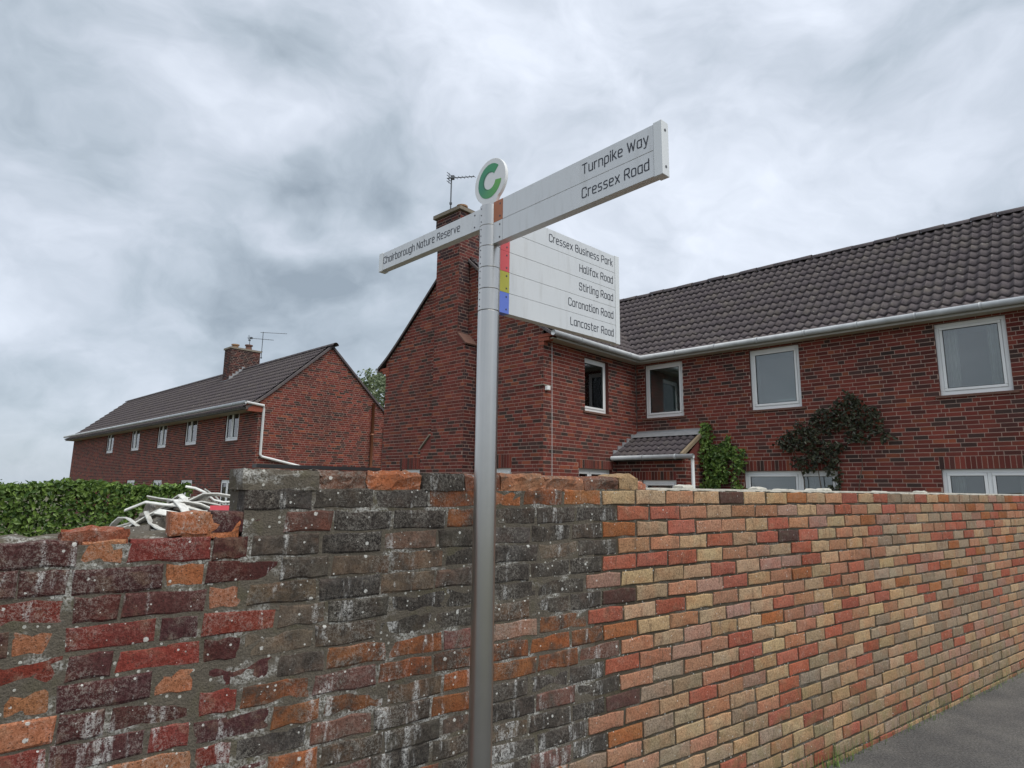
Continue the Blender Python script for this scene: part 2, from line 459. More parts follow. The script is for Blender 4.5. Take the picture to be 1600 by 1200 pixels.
OLD_R = {1: 2.07, 2: 2.17, 3: 2.075, 4: 2.17, 5: 2.07, 6: 1.965, 7: 2.065, 8: 1.975, 9: 2.07, 10: 2.18, 11: 2.08, 12: 2.17, 13: 2.08, 14: 1.975, 15: 2.09, 16: 1.86, 17: 1.97, 18: 1.86, 19: 1.97, 20: 1.86, 21: 1.97, 22: 1.86}
OLD_C = {1: 'kkkqoqoqo', 2: 'mkkqkkkk', 3: 'nknkkkkk', 4: 'knnkknkk', 5: 'nknnkkkk', 6: 'nkkkkkkk', 7: 'nnkknkkk', 8: 'nqqmpqpk', 9: 'qmqqqqqk', 10: 'qqnqqqmq', 11: 'kmnqkkkk', 12: 'qnknkmkk', 13: 'kmkknkkm', 14: 'nkqkkkkk', 15: 'kmkkkmkk', 16: 'nkmkkqkk'}
TAN_C = {1: 'yysydyyoysry', 2: 'rrsysspyprsy', 3: 'oyrssyrspys', 4: 'ssyryrdrysyr', 5: 'rrryspyrysys', 6: 'pyyyryppryss', 7: 'dysprysoysr', 8: 'ryrysyssyrsy', 9: 'oysypyrsysyr', 10: 'sypyyospyrs', 11: 'rspsryysyrsy', 12: 'sgsyrysyrsyg', 13: 'dggsryrrysyg', 14: 'ssyrspyrgsyr', 15: 'oggsyyrgysrg', 16: 'gsgyygsrygys', 17: 'rpgsygrsgyr'}
RED_C = {2: 'MO', 3: 'MR', 4: 'MO', 5: 'OM', 6: 'RM', 7: 'MR', 8: 'MO', 9: 'RM', 10: 'MR', 11: 'RO', 12: 'MR'}

tan_list = []
for k in range(1, 23):
    z0 = ZT - CH * k
    zo = z0 - .010
    # old part
    a = .492 if k == 1 else (.628 if k % 2 == 0 else .528)
    b = OLD_R[k]
    codes = OLD_C.get(k, None)
    for i, (p, q) in enumerate(spans(a, b, .225 if k % 2 else .165)):
        cd = codes[min(i, len(codes) - 1)] if codes else rnd.choice('kkknnmq')
        put_brick(old_wall, V_old, V_oldh, p, q, zo + .010 * max(0, (p - .9) / 1.2), cd)
    # tan part
    codes = TAN_C.get(k, '')
    for i, (p, q) in enumerate(spans(b, 8.6, .225)):
        cd = codes[i] if i < len(codes) else rnd.choice('yyyssrrpogg' if k < 12 else 'yggsspryg')
        tan_list.append((p, q, z0, cd))
    # low red part, broken off at the top
    if k >= 2:
        last = a
        x = a; i = 0
        while x > -1.2:
            L = (.225 if (k + i) % 2 == 0 else .113) if i else (.225 if k % 2 == 0 else .113)
            cd = RED_C.get(k, 'MR')[i] if i < 2 and k in RED_C else rnd.choice('MMRROM')
            if not (k == 2 and i >= 2):
                put_brick(red_wall, V_old, V_oldh, x - L, x, zo, cd, y=.002, jit=1.2)
            x -= L; i += 1
tan_list.sort(key=lambda q: q[0] + abs(q[2] - 1.0) * .3)
near, far = tan_list[:290], tan_list[290:]
for p, q, z, cd in near: put_brick(tan_wall, V_tan, V_tanh, p, q, z, cd, y=-.002)
fb = MB()
for p, q, z, cd in far:
    L = q - p - .012
    bm_ = brick_mesh(L, .0625, .05, .002, rnd.randint(0, 9999), .0032)
    i = len(fb.v); cx = (p + q) / 2; c = PAL[cd]; v = rnd.uniform(.82, 1.16)
    yy = rnd.uniform(-.004, .002)
    fb.v += [(x + cx, y + yy, zz_ + z + CH / 2) for x, y, zz_ in bm_.v]
    fb.f += [tuple(i + a_ for a_ in f_) for f_ in bm_.f]; fb.c += [tuple(x * v for x in c)] * len(bm_.f)
fb.build('brick_course', M['tan_far'], tan_wall, kind='stuff')


def mortar_core(parent, x0, x1, z0, z1, rec, m_, seed, step=.045):
    """core of the wall: uneven mortar face set back behind the bricks"""
    r = random.Random(seed); b = MB()
    nx = max(2, int((x1 - x0) / step)); nz = max(2, int((z1 - z0) / .0376))
    g = [[(x0 + (x1 - x0) * i / nx, rec + r.uniform(-.0012, .0018), z0 + (z1 - z0) * j / nz) for i in range(nx + 1)] for j in range(nz + 1)]
    i0 = len(b.v)
    for row in g: b.v += row
    for j in range(nz):
        for i in range(nx):
            a_ = i0 + j * (nx + 1) + i; b.f.append((a_, a_ + 1, a_ + nx + 2, a_ + nx + 1)); b.c.append(None)
    b.box(x0, x1, rec + .003, .218, z0, z1, skip='f')
    return b.build('mortar', m_, parent)


mortar_core(old_wall, .500, 2.02, -.02, 1.594, .0030, M['mort_old'], 1)
mortar_core(tan_wall, 2.0203, 8.6, -.02, 1.6075, .0042, M['mort_tan'], 2, .09)
mortar_core(red_wall, -1.2, .4997, -.02, 1.432, .0045, M['mort_old'], 3)

from mathutils import noise as mnoise
def rough_block(parent, name, x0, x1, y0, y1, z0, z1, m_, color, seed, amp=.012, cuts=(7, 5, 4), slope=0.0, peak=.5, drop=.0):
    """a broken, weathered lump of brick: subdivided block with fractured faces"""
    nx, ny, nz = cuts; idx = {}; b = MB()
    def vid(i, j, k):
        if (i, j, k) in idx: return idx[i, j, k]
        u, v, w_ = i / nx, j / ny, k / nz
        p = Vector((x0 + (x1 - x0) * u, y0 + (y1 - y0) * v, z0 + (z1 - z0) * w_))
        d = mnoise.noise_vector(p * 22 + Vector((seed * 7.3, seed, 0))) * amp + mnoise.noise_vector(p * 70 + Vector((seed, 0, 3))) * amp * .35
        ed = abs(u - peak) * 2
        if k == nz: d.z -= drop * ed ** 2 + slope * (v - .5)
        if k == 0: d.z *= .1
        if j == 0 and k == nz: d.y += amp * .8 + abs(d.x)
        idx[i, j, k] = len(b.v); b.v.append(tuple(p + d)); return idx[i, j, k]
    def quad(*q): b.f.append(tuple(vid(*a_) for a_ in q)); b.c.append(None)
    for i in range(nx):
        for k in range(nz):
            quad((i, 0, k), (i + 1, 0, k), (i + 1, 0, k + 1), (i, 0, k + 1)); quad((i + 1, ny, k), (i, ny, k), (i, ny, k + 1), (i + 1, ny, k + 1))
        for j in range(ny):
            quad((i, j, nz), (i + 1, j, nz), (i + 1, j + 1, nz), (i, j + 1, nz)); quad((i, j + 1, 0), (i + 1, j + 1, 0), (i + 1, j, 0), (i, j, 0))
    for j in range(ny):
        for k in range(nz):
            quad((0, j + 1, k), (0, j, k), (0, j, k + 1), (0, j + 1, k + 1)); quad((nx, j, k), (nx, j + 1, k), (nx, j + 1, k + 1), (nx, j, k + 1))
    o_ = b.build(name, m_, parent); o_.color = color
    return o_


rb = rough_block
rb(old_wall, 'mortar_cap', .488, .735, .0, .21, 1.588, 1.655, M['mort_old'], (1, 1, 1, 1), 1, .006)
rb(old_wall, 'broken_brick', .735, .915, .012, .21, 1.592, 1.655, M['old'], (.18, .09, .06, .58), 2, .014)
rb(old_wall, 'broken_brick', .915, 1.125, .004, .21, 1.592, 1.657, M['old'], (.33, .13, .06, .50), 3, .017)
rb(old_wall, 'broken_brick', 1.132, 1.318, -.002, .21, 1.592, 1.657, M['old'], (.10, .09, .075, .80), 4, .004)
rb(old_wall, 'broken_brick', 1.326, 1.50, .004, .21, 1.592, 1.660, M['old'], (.22, .09, .05, .6), 5, .014)
rb(old_wall, 'broken_brick', 1.50, 1.735, .006, .21, 1.594, 1.668, M['old'], (.36, .18, .10, .48), 6, .015)
rb(old_wall, 'broken_brick', 1.735, 1.965, .008, .21, 1.596, 1.664, M['old'], (.34, .155, .085, .52), 7, .015, drop=.01)
rb(old_wall, 'broken_brick', 1.97, 2.19, .006, .21, 1.600, 1.668, M['old'], (.20, .09, .055, .58), 8, .014, peak=.75, drop=.028)
rb(tan_wall, 'broken_brick', 2.195, 2.325, .006, .17, 1.606, 1.682, M['tan'], (.36, .25, .14, .30), 9, .007, drop=.020)
rb(tan_wall, 'broken_brick', 2.322, 2.385, .012, .12, 1.606, 1.650, M['tan'], (.42, .20, .13, .2), 10, .008, drop=.02)
# row-two brick of the low wall, split along a slant
rb(red_wall, 'broken_brick', .33, .488, .004, .14, 1.440, 1.497, M['old'], (.36, .15, .07, .30), 11, .010, slope=.03)
rb(red_wall, 'broken_brick', .03, .19, .01, .14, 1.430, 1.478, M['old'], (.28, .09, .05, .3), 14, .012, drop=.02)
rb(red_wall, 'mortar_cap', -1.2, .40, .05, .21, 1.428, 1.450, M['mort_old'], (1, 1, 1, 1), 15, .010, cuts=(40, 4, 2))
# thin pale mortar bed along the top of the tan wall, with dropped lumps
M['bed'] = simple('pale mortar bed', (.46, .44, .38), .95, .2, 60, .5)
rb(tan_wall, 'mortar_cap', 2.38, 8.6, .004, .20, 1.604, 1.617, M['bed'], (1, 1, 1, 1), 12, .0025, cuts=(150, 4, 1))
for i in range(9):
    x = rnd.uniform(3.3, 4.2) if i < 6 else rnd.uniform(2.5, 6)
    L = rnd.uniform(.04, .10)
    rb(tan_wall, 'mortar_lump', x, x + L, rnd.uniform(.0, .03), rnd.uniform(.07, .11), 1.611, 1.617 + rnd.uniform(.006, .022), M['bed'], (1, 1, 1, 1), 20 + i, .007, cuts=(4, 3, 2), drop=.008)
b = MB(); b.box(.0, .46, -.03, .03, 0, .012)
o = b.build('board', M['black']); tag(o, 'thin black board lying along the top of the old wall', 'board')
o.location = WP0 + wd * .56 - wn * .17 + Vector((0, 0, 1.664)); o.rotation_euler = (0, 0, WALL_ANG)

# ------------------------------------------------------------------ houses
HROT = math.atan2(-.68464, .72888)
PROF = [(0, 7.27), (1.9, 5.55), (2.2, 5.285), (2.6, 4.955), (2.98, 4.70)]   # roof height against distance from the ridge


def zr(d, dz=0.0):
    d = abs(d)
    for (a, za), (b_, zb) in zip(PROF, PROF[1:]):
        if d <= b_: return za + (zb - za) * (d - a) / (b_ - a) + dz
    (a, za), (b_, zb) = PROF[-2:]
    return za + (zb - za) * (d - a) / (b_ - a) + dz


def d_at(z, dz=0.0):
    lo, hi = 0, 4
    for _ in range(30):
        mid = (lo + hi) / 2
        if zr(mid, dz) > z: lo = mid
        else: hi = mid
    return lo


HP = [(0.217, 0.05, 0.037), (0.185, 0.043, 0.033), (0.239, 0.06, 0.039), (0.159, 0.041, 0.032), (0.201, 0.048, 0.035), (0.106, 0.038, 0.032), (0.276, 0.079, 0.043), (0.191, 0.043, 0.034), (0.223, 0.054, 0.037), (0.08, 0.043, 0.037), (0.175, 0.043, 0.033), (0.212, 0.05, 0.036), (0.066, 0.041, 0.035), (0.133, 0.043, 0.035)]
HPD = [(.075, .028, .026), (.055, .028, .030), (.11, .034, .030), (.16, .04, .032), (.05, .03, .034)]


def face(kind, c0):
    """plane coordinates (along, inward, z) to house coordinates"""
    if kind == 'y': return lambda a, d, z: (a, c0 + d, z)        # faces -y
    if kind == 'x': return lambda a, d, z: (c0 - d, a, z)        # faces +x
    if kind == 'X': return lambda a, d, z: (c0 + d, a, z)        # faces -x


def brick_panel(bb, mm, f, a0, a1, z0, z1, seed, openings=(), soldiers=(), limits=None, pal=HP, odd=0.0, mrec=.004):
    """bricks bb and set-back mortar mm of one wall face; openings and soldier courses as (a0, a1, z0, z1)"""
    r = random.Random(seed)
    blocks = list(openings) + list(soldiers)
    k = math.floor(z0 / .075 + 1e-6)
    while k * .075 < z1 - .01:
        za, zb = max(z0, k * .075), min(z1, k * .075 + .075)
        la, lb = (a0, a1) if not limits else limits(zb - .01)
        la, lb = max(a0, la), min(a1, lb)
        iv = [(la, lb)] if lb - la > .03 else []
        for (p, q, s0, s1) in blocks:
            if s0 < zb - .012 and s1 > za + .012:
                nv = []
                for u, v in iv:
                    if q <= u or p >= v: nv.append((u, v)); continue
                    if p - u > .02: nv.append((u, p))
                    if v - q > .02: nv.append((q, v))
                iv = nv
        x = a0 - r.choice((.0, .1125)) - (.056 if k % 2 else 0)
        while x < a1:
            L = .1125 if r.random() < .22 else .225
            for u, v in iv:
                p, q = max(u, x) , min(v, x + L)
                if q - p > .03:
                    c = r.choice(pal); s_ = r.uniform(.75, 1.2)
                    e0 = .005 if p > u else .001; e1 = .005 if q < v else .001
                    o_ = r.uniform(-.0015, .0015)
                    P = [f(*q_) for q_ in ((p + e0, o_, za + .006), (q - e1, o_, za + .006), (q - e1, o_, zb - .006), (p + e0, o_, zb - .006), (p + e0, .009, za + .006), (q - e1, .009, za + .006), (q - e1, .009, zb - .006), (p + e0, .009, zb - .006))]
                    i = len(bb.v); bb.v += P
                    for q_ in ((0, 1, 2, 3), (0, 4, 5, 1), (1, 5, 6, 2), (2, 6, 7, 3), (3, 7, 4, 0)):
                        bb.f.append(tuple(i + a_ for a_ in q_)); bb.c.append(tuple(x_ * s_ for x_ in c))
            x += L
        k += 1
    for (p, q, s0, s1) in soldiers:                     # bricks on end over openings
        n = max(1, round((q - p) / .075)); w_ = (q - p) / n
        for i_ in range(n):
            c = r.choice(pal); s_ = r.uniform(.75, 1.25); o_ = r.uniform(-.002, .001)
            u, v = p + i_ * w_ + .005, p + (i_ + 1) * w_ - .005
            P = [f(*q_) for q_ in ((u, o_, s0 + .003), (v, o_, s0 + .003), (v, o_, s1 - .005), (u, o_, s1 - .005), (u, .009, s0 + .003), (v, .009, s0 + .003), (v, .009, s1 - .005), (u, .009, s1 - .005))]
            i = len(bb.v); bb.v += P
            for q_ in ((0, 1, 2, 3), (0, 4, 5, 1), (1, 5, 6, 2), (2, 6, 7, 3), (3, 7, 4, 0)):
                bb.f.append(tuple(i + a_ for a_ in q_)); bb.c.append(tuple(x_ * s_ for x_ in c))
    # mortar face in vertical strips, open where the openings are
    cuts = sorted({a0, a1} | {x_ for o_ in openings for x_ in o_[:2]} | ({a0 + (a1 - a0) * i_ / 40 for i_ in range(41)} if limits else set()))
    def top(a):
        if not limits: return z1
        lo, hi = z0, z1
        for _ in range(26):
            mid = (lo + hi) / 2; l_, r_ = limits(mid)
            if l_ <= a <= r_: lo = mid
            else: hi = mid
        return lo
    for u, v in zip(cuts, cuts[1:]):
        zs = sorted((o_[2], o_[3]) for o_ in openings if o_[0] <= u + 1e-6 and o_[1] >= v - 1e-6)
        lo = z0
        for s0, s1 in zs:
            if s0 > lo: mm.poly([f(u, mrec, lo), f(v, mrec, lo), f(v, mrec, s0), f(u, mrec, s0)])
            lo = s1
        mm.poly([f(u, mrec, lo), f(v, mrec, lo), f(v, mrec, top(v)), f(u, mrec, top(u))])
    for (p, q, s0, s1) in openings:                     # reveals
        for A_, B_ in (((p, s0), (p, s1)), ((q, s0), (q, s1)), ((p, s1), (q, s1)), ((p, s0), (q, s0))):
            c = (.13, .04, .033); i = len(bb.v)
            bb.v += [f(A_[0], .0045, A_[1]), f(B_[0], .0045, B_[1]), f(B_[0], .10, B_[1]), f(A_[0], .10, A_[1])]
            bb.f.append((i, i + 1, i + 2, i + 3)); bb.c.append(c)


def fbox(b_, f, a0, a1, d0, d1, z0, z1):
    i = len(b_.v); b_.box(a0, a1, d0, d1, z0, z1)
    b_.v[i:] = [f(*p) for p in b_.v[i:]]


def window(house, f, a0, a1, z0, z1, lights=None, rec=.055, room=True, mar=.45, sill=True, fw=.065, label=None, door=None, curtain=False):
    """white casement window: frame (part) with sashes, panes and sill as its pieces"""
    b_ = MB()
    for q in ((a0, a1, z1 - fw, z1), (a0, a1, z0, z0 + fw + .01), (a0, a0 + fw, z0 + fw + .01, z1 - fw), (a1 - fw, a1, z0 + fw + .01, z1 - fw)):
        fbox(b_, f, q[0], q[1], rec, rec + .07, q[2], q[3])
    lights = lights or [(a0 + fw, a1 - fw)]
    for (p, q), (p2, q2) in zip(lights, lights[1:]): fbox(b_, f, q, p2, rec + .003, rec + .067, z0 + fw + .01, z1 - fw)
    w_ = b_.build('window', M['upvc'], house); bevel(w_, .006)
    if label: w_['label'] = label
    for p, q in lights:
        s_ = MB(); k = .048; u0, u1 = z0 + fw + .01, z1 - fw
        for r_ in ((p, q, u1 - k, u1), (p, q, u0, u0 + k), (p, p + k, u0 + k, u1 - k), (q - k, q, u0 + k, u1 - k)):
            fbox(s_, f, r_[0] + .002, r_[1] - .002, rec - .012, rec + .04, r_[2] + .001, r_[3] - .001)
        bevel(s_.build('sash', M['upvc'], w_), .006)
        g_ = MB(); fbox(g_, f, p + k - .004, q - k + .004, rec + .012, rec + .016, u0 + k - .004, u1 - k + .004)
        g_.build('pane', M['glass'], w_)
        g_ = MB(); kk = .006                            # black rubber gasket
        for r_ in ((p + k, q - k, u1 - k - kk, u1 - k), (p + k, q - k, u0 + k, u0 + k + kk), (p + k, p + k + kk, u0 + k, u1 - k), (q - k - kk, q - k, u0 + k, u1 - k)):
            fbox(g_, f, r_[0], r_[1], rec - .004, rec + .011, r_[2], r_[3])
        g_.build('gasket', M['black'], w_)
    if sill:
        s_ = MB(); fbox(s_, f, a0 - .07, a1 + .07, -.035, .12, z0 - .045, z0 - .004)
        s_.build('sill', M['tilesill'], w_)
    if room:
        b_ = MB(); i = len(b_.v)
        A0, A1, D0, D1, Z0, Z1 = a0 - mar, a1 + mar, rec + .045, 1.7 if room is True else room, z0 - .8, z1 + .12
        b_.box(A0, A1, D0, D1, Z0, Z1, skip='f')
        # lining between the room and the wall face, leaving the window open
        for q in ((A0, a0, Z0, Z1), (a1, A1, Z0, Z1), (a0, a1, Z0, z0), (a0, a1, z1, Z1)):
            b_.poly([(q[0], D0, q[2]), (q[1], D0, q[2]), (q[1], D0, q[3]), (q[0], D0, q[3])])
        b_.v[i:] = [f(*p) for p in b_.v[i:]]
        b_.build('room', M['room'], w_)
        if door:
            b_ = MB(); p, q, s0, s1, dd = door
            for r_ in ((p, q, s1 - .07, s1), (p, p + .07, s0, s1 - .07), (q - .07, q, s0, s1 - .07), (p + .07, q - .07, s0, s0 + .09)):
                fbox(b_, f, r_[0], r_[1], dd, dd + .05, r_[2], r_[3])
            b_.build('inner_frame', M['upvc'], w_)
    if curtain:
        for p, q in ((a0 + .05, a0 + .30), (a1 - .28, a1 - .05)):
            b_ = MB(); n = 14
            for k in range(n):
                u0, u1 = p + (q - p) * k / n, p + (q - p) * (k + 1) / n
                e0, e1 = rec + .16 + .025 * math.sin(k * 1.9), rec + .16 + .025 * math.sin((k + 1) * 1.9)
                b_.poly([f(u0, e0, z0 - .1), f(u1, e1, z0 - .1), f(u1, e1, z1 + .05), f(u0, e0, z1 + .05)])
            b_.build('curtain', M['curtain'], w_)
    return w_


# one roof tile: two rolls, thick wavy lower edge, 48 triangles
TW, TG, TL = .33, .302, .37
def tile_mb(nx=12, jit=0.0, seed=0):
    r = random.Random(seed); b_ = MB()
    wv = lambda x: .022 * math.cos(2 * math.pi * (x / (TW / 2))) + .004 * math.cos(4 * math.pi * (x / (TW / 2)) + .6)
    for y, dz in ((TL, .0), (0, .043), (.002, .010)):
        for i in range(nx + 1):
            x = -TW / 2 + TW * i / nx
            b_.v.append((x, y + r.uniform(-jit, jit), wv(x) + dz + r.uniform(-jit, jit) * .4))
    n = nx + 1
    for i in range(nx):
        b_.f += [(n + i, n + i + 1, i + 1, i), (2 * n + i, 2 * n + i + 1, n + i + 1, n + i)]; b_.c += [None, None]
    return b_


TILES = [tile_mb(12, .0025, i).mesh('roof_tile', M['tile'], True) for i in range(4)]


def arc_pts(prof):
    """rows of tiles up a roof profile from the eave: (distance from ridge, z, slope)"""
    pr = list(reversed(prof)); out = []; L = 0; segs = []
    for (a, za), (b_, zb) in zip(pr, pr[1:]):
        l = math.hypot(b_ - a, zb - za); segs.append((L, L + l, a, za, b_, zb)); L += l
    s_ = 0
    while s_ < L - .12:
        def at(q):
            for l0, l1, a, za, b_, zb in segs:
                if q <= l1 + 1e-6: u = (q - l0) / (l1 - l0); return a + (b_ - a) * u, za + (zb - za) * u
            return segs[-1][4], segs[-1][5]
        d0, z0 = at(s_); d1, z1 = at(min(L, s_ + TG))
        out.append((d0, z0, math.atan2(z1 - z0, d0 - d1))); s_ += TG
    return out


def tile_matrix(face_dir, along, d, z, th, ridge):
    """face_dir 'y': slope faces -y, ridge at y = ridge, along = x; 'x': slope faces +x, ridge at x = ridge, along = y; 'Y': faces +y"""
    c, s_ = math.cos(th), math.sin(th)
    if face_dir == 'y': X, Y, N, P = (1, 0, 0), (0, c, s_), (0, -s_, c), (along, ridge - d, z)
    elif face_dir == 'x': X, Y, N, P = (0, 1, 0), (-c, 0, s_), (s_, 0, c), (ridge + d, along, z)
    elif face_dir == 'X': X, Y, N, P = (0, -1, 0), (c, 0, s_), (-s_, 0, c), (ridge - d, along, z)
    else: X, Y, N, P = (-1, 0, 0), (0, -c, s_), (0, s_, c), (along, ridge + d, z)
    return Matrix(((X[0], Y[0], N[0], P[0]), (X[1], Y[1], N[1], P[1]), (X[2], Y[2], N[2], P[2]), (0, 0, 0, 1)))


def join_tiles(mats, name, parent, seed=0):
    b_ = MB(); r = random.Random(seed); src = [tile_mb(12, .0025, i) for i in range(4)]
    for mt in mats:
        s_ = r.choice(src); i = len(b_.v)
        b_.v += [tuple(mt @ Vector(p)) for p in s_.v]; b_.f += [tuple(i + a_ for a_ in q) for q in s_.f]; b_.c += [None] * len(s_.f)
    return b_.build(name, M['tile'], parent, True, 'stuff')


def gutter(parent, pts, r=.058, clip=.9):
    b_ = MB(); b_.tube(pts, r, 12)
    g = b_.build('gutter', M['gutter'], parent, True)
    p, q = Vector(pts[0]), Vector(pts[-1]); L = (q - p).length; n = int(L / clip)
    for i in range(1, n + 1):
        a = p + (q - p) * (i / (n + .5)); dd = (q - p).normalized() * .02
        c = MB(); c.tube([a - dd, a + dd], r + .007, 12); c.build('gutter_clip', M['gutter'], g, True)
    return g


# ---- the near house
HC = Vector((.6261, 12.3, 0))
house = empty('brick_house', HC, HROT)
tag(house, 'red brick house with chimney gable, brown tiled roof and white windows', 'house')
VI, GW, YR, XR, XE = 3.47, 5.39, 6.17, -2.695, 11.0
bb, mm = MB(), MB()
op_g = [(-4.60, -3.70, 1.0, 2.045), (-1.66, -.86, 1.0, 2.035)]
so_g = [(-4.62, -3.68, 2.045, 2.325), (-1.68, -.84, 2.035, 2.325)]
lim = lambda z: (XR - d_at(z + .03), XR + d_at(z + .03))
brick_panel(bb, mm, face('y', 0), -GW, -.001, 0, 7.2, 1, op_g, so_g, lim)
op_s = [(1.40, 2.315, 3.30, 4.50), (1.17, 2.42, 1.0, 2.06)]
so_s = [(1.15, 2.44, 2.06, 2.25)]
brick_panel(bb, mm, face('x', 0), .013, VI - .001, 0, 4.66, 2, op_s, so_s)
op_m = [(.25, 1.235, 3.30, 4.575), (2.79, 3.80, 3.30, 4.575), (6.1, 7.1, 3.30, 4.575), (2.56, 4.36, .95, 2.035), (6.0, 7.3, .95, 2.035), (8.9, 9.9, 3.30, 4.575)]
so_m = [(2.54, 4.38, 2.035, 2.25), (5.98, 7.32, 2.035, 2.25)]
brick_panel(bb, mm, face('y', VI), .013, XE, 0, 4.66, 3, op_m, so_m)
mm.poly([(-GW + .004, .004, 0), (-GW + .004, 8.87, 0), (-GW + .004, 8.87, 4.7), (-GW + .004, .004, 4.7)])
mm.poly([(-GW, 8.87, 0), (XE, 8.87, 0), (XE, 8.87, 4.7), (-GW, 8.87, 4.7)])
mm.poly([(XE, VI, 0), (XE, 8.87, 0), (XE, 8.87, 4.7), (XE, YR, 7.2), (XE, VI, 4.7)])
mm.build('wall', M['mortar'], house)
bb.build('brick_facing', M['hbrick'], house, kind='stuff')

window(house, face('x', 0), 1.40, 2.315, 3.30, 4.50, rec=.092, door=(1.35, 1.95, 3.3, 4.25, 1.3))
window(house, face('x', 0), 1.17, 2.42, 1.0, 2.06, rec=.09, lights=[(1.235, 1.62), (1.68, 2.355)])
window(house, face('y', VI), .25, 1.235, 3.30, 4.575, door=(.75, 1.35, 3.2, 4.25, 1.35))
w2 = window(house, face('y', VI), 2.79, 3.80, 3.30, 4.575)
b_ = MB(); b_.box(3.30, 3.66, VI + .075, VI + .10, 3.455, 3.485); b_.build('vent_strip', M['upvc'], w2)
window(house, face('y', VI), 6.1, 7.1, 3.30, 4.575, curtain=True)
window(house, face('y', VI), 8.9, 9.9, 3.30, 4.575, room=.6, curtain=True)
window(house, face('y', VI), 2.56, 4.36, .95, 2.035, lights=[(2.625, 3.62), (3.68, 4.295)], door=(2.9, 3.5, 1.2, 1.93, 1.4))
window(house, face('y', VI), 6.0, 7.3, .95, 2.035, lights=[(6.065, 6.62), (6.68, 7.235)], curtain=True)
window(house, face('y', 0), -4.60, -3.70, 1.0, 2.045, room=.7)
window(house, face('y', 0), -1.66, -.86, 1.0, 2.035, room=.7)

# roof: boarding under the tiles, tiles as pieces of it
roof = MB()
pr = [(d, z - .05) for d, z in PROF]
for (a, za), (b_, zb) in zip(pr, pr[1:]):
    xv = lambda d: XR + d
    roof.poly([(xv(a), YR - a, za), (XE + .1, YR - a, za), (XE + .1, YR - b_, zb), (xv(b_), YR - b_, zb)])            # main, front
    roof.poly([(-GW, YR + a, za), (XE + .1, YR + a, za), (XE + .1, YR + b_, zb), (-GW, YR + b_, zb)])                # main, back
    roof.poly([(XR + a, -.06, za), (XR + a, YR - a, za), (XR + b_, YR - b_, zb), (XR + b_, -.06, zb)])               # wing, right
    roof.poly([(XR - a, -.06, za), (XR - a, YR + 1, za), (XR - b_, YR + 1, zb), (XR - b_, -.06, zb)])                # wing, left
roof = roof.build('roof', M['black'], house)
rows = arc_pts(PROF)
obj_t, rest_t = [], []
for ri, (d, z, th) in enumerate(rows):
    x = XR + d - .4
    x = math.floor(x / TW) * TW
    while x < XE:
        mt = tile_matrix('y', x + TW / 2, d, z, th, YR)
        (obj_t if -.75 < x < 7.05 and x > XR + d - .45 else rest_t).append((x - ri * .05, mt)); x += TW
    y = -.02
    while y < YR - d + .25:
        rest_t.append((0, tile_matrix('x', y + TW / 2, d, z, th, XR))); y += TW
    y = -.02
    while y < 4:
        rest_t.append((0, tile_matrix('X', y + TW / 2, d, z, th, XR))); y += TW
obj_t.sort(key=lambda q: -q[0])
for _, mt in obj_t[:300]:
    o_ = link('roof_tile', rnd.choice(TILES), roof)
    o_.matrix_local = mt @ Matrix.Rotation(rnd.uniform(-.013, .013), 4, 'Z') @ Matrix.Translation((rnd.uniform(-.004, .004), rnd.uniform(-.010, .010), rnd.uniform(-.003, .006)))
join_tiles([q[1] for q in obj_t[300:] + rest_t], 'roof_tiling', roof, 5)


def ridge_tile_mesh(L=.44, r=.115):
    b_ = MB(); n = 8
    for y, rr in ((0, r), (L, r), (0, r - .02)):
        for i in range(n + 1):
            an = math.pi * (.02 + .96 * i / n); b_.v.append((y, math.cos(an) * rr, math.sin(an) * rr - .02))
    m1 = n + 1
    for i in range(n):
        b_.f += [(i, i + 1, m1 + i + 1, m1 + i), (2 * m1 + i, 2 * m1 + i + 1, i + 1, i)]; b_.c += [None, None]
    return b_.mesh('ridge_tile', M['tile'], True)


RT = ridge_tile_mesh()
x = XR - .2
while x < XE:
    o_ = link('ridge_tile', RT, roof); o_.location = (x, YR, 7.265 + rnd.uniform(-.010, .010)); o_.rotation_euler = (0, rnd.uniform(-.018, .018), rnd.uniform(-.015, .015)); x += .45
# valley lead where the two roofs meet
b_ = MB()
for (a, za), (c_, zc) in zip(PROF, PROF[1:]):
    b_.poly([(XR + a - .05, YR - a - .09, za + .012), (XR + a + .09, YR - a + .05, za + .012), (XR + c_ + .09, YR - c_ + .05, zc + .012), (XR + c_ - .05, YR - c_ - .09, zc + .012)])
b_.build('valley', M['black'], roof)
# verge: tile undercloak along both slopes of the gable
for sgn in (-1, 1):
    b_ = MB(); dd = [i * .149 for i in range(21)]
    for a, c_ in zip(dd, dd[1:]):
        i = len(b_.v)
        b_.v += [(XR + sgn * a, -.075, zr(a) - .05), (XR + sgn * a, .02, zr(a) - .05), (XR + sgn * a, .02, zr(a) + .02), (XR + sgn * a, -.075, zr(a) + .02),
                 (XR + sgn * c_, -.075, zr(c_) - .05), (XR + sgn * c_, .02, zr(c_) - .05), (XR + sgn * c_, .02, zr(c_) + .02), (XR + sgn * c_, -.075, zr(c_) + .02)]
        for q in ((0, 1, 5, 4), (1, 2, 6, 5), (2, 3, 7, 6), (3, 0, 4, 7)): b_.f.append(tuple(i + k for k in q)); b_.c.append(None)
    b_.build('verge', M['tile'], house)
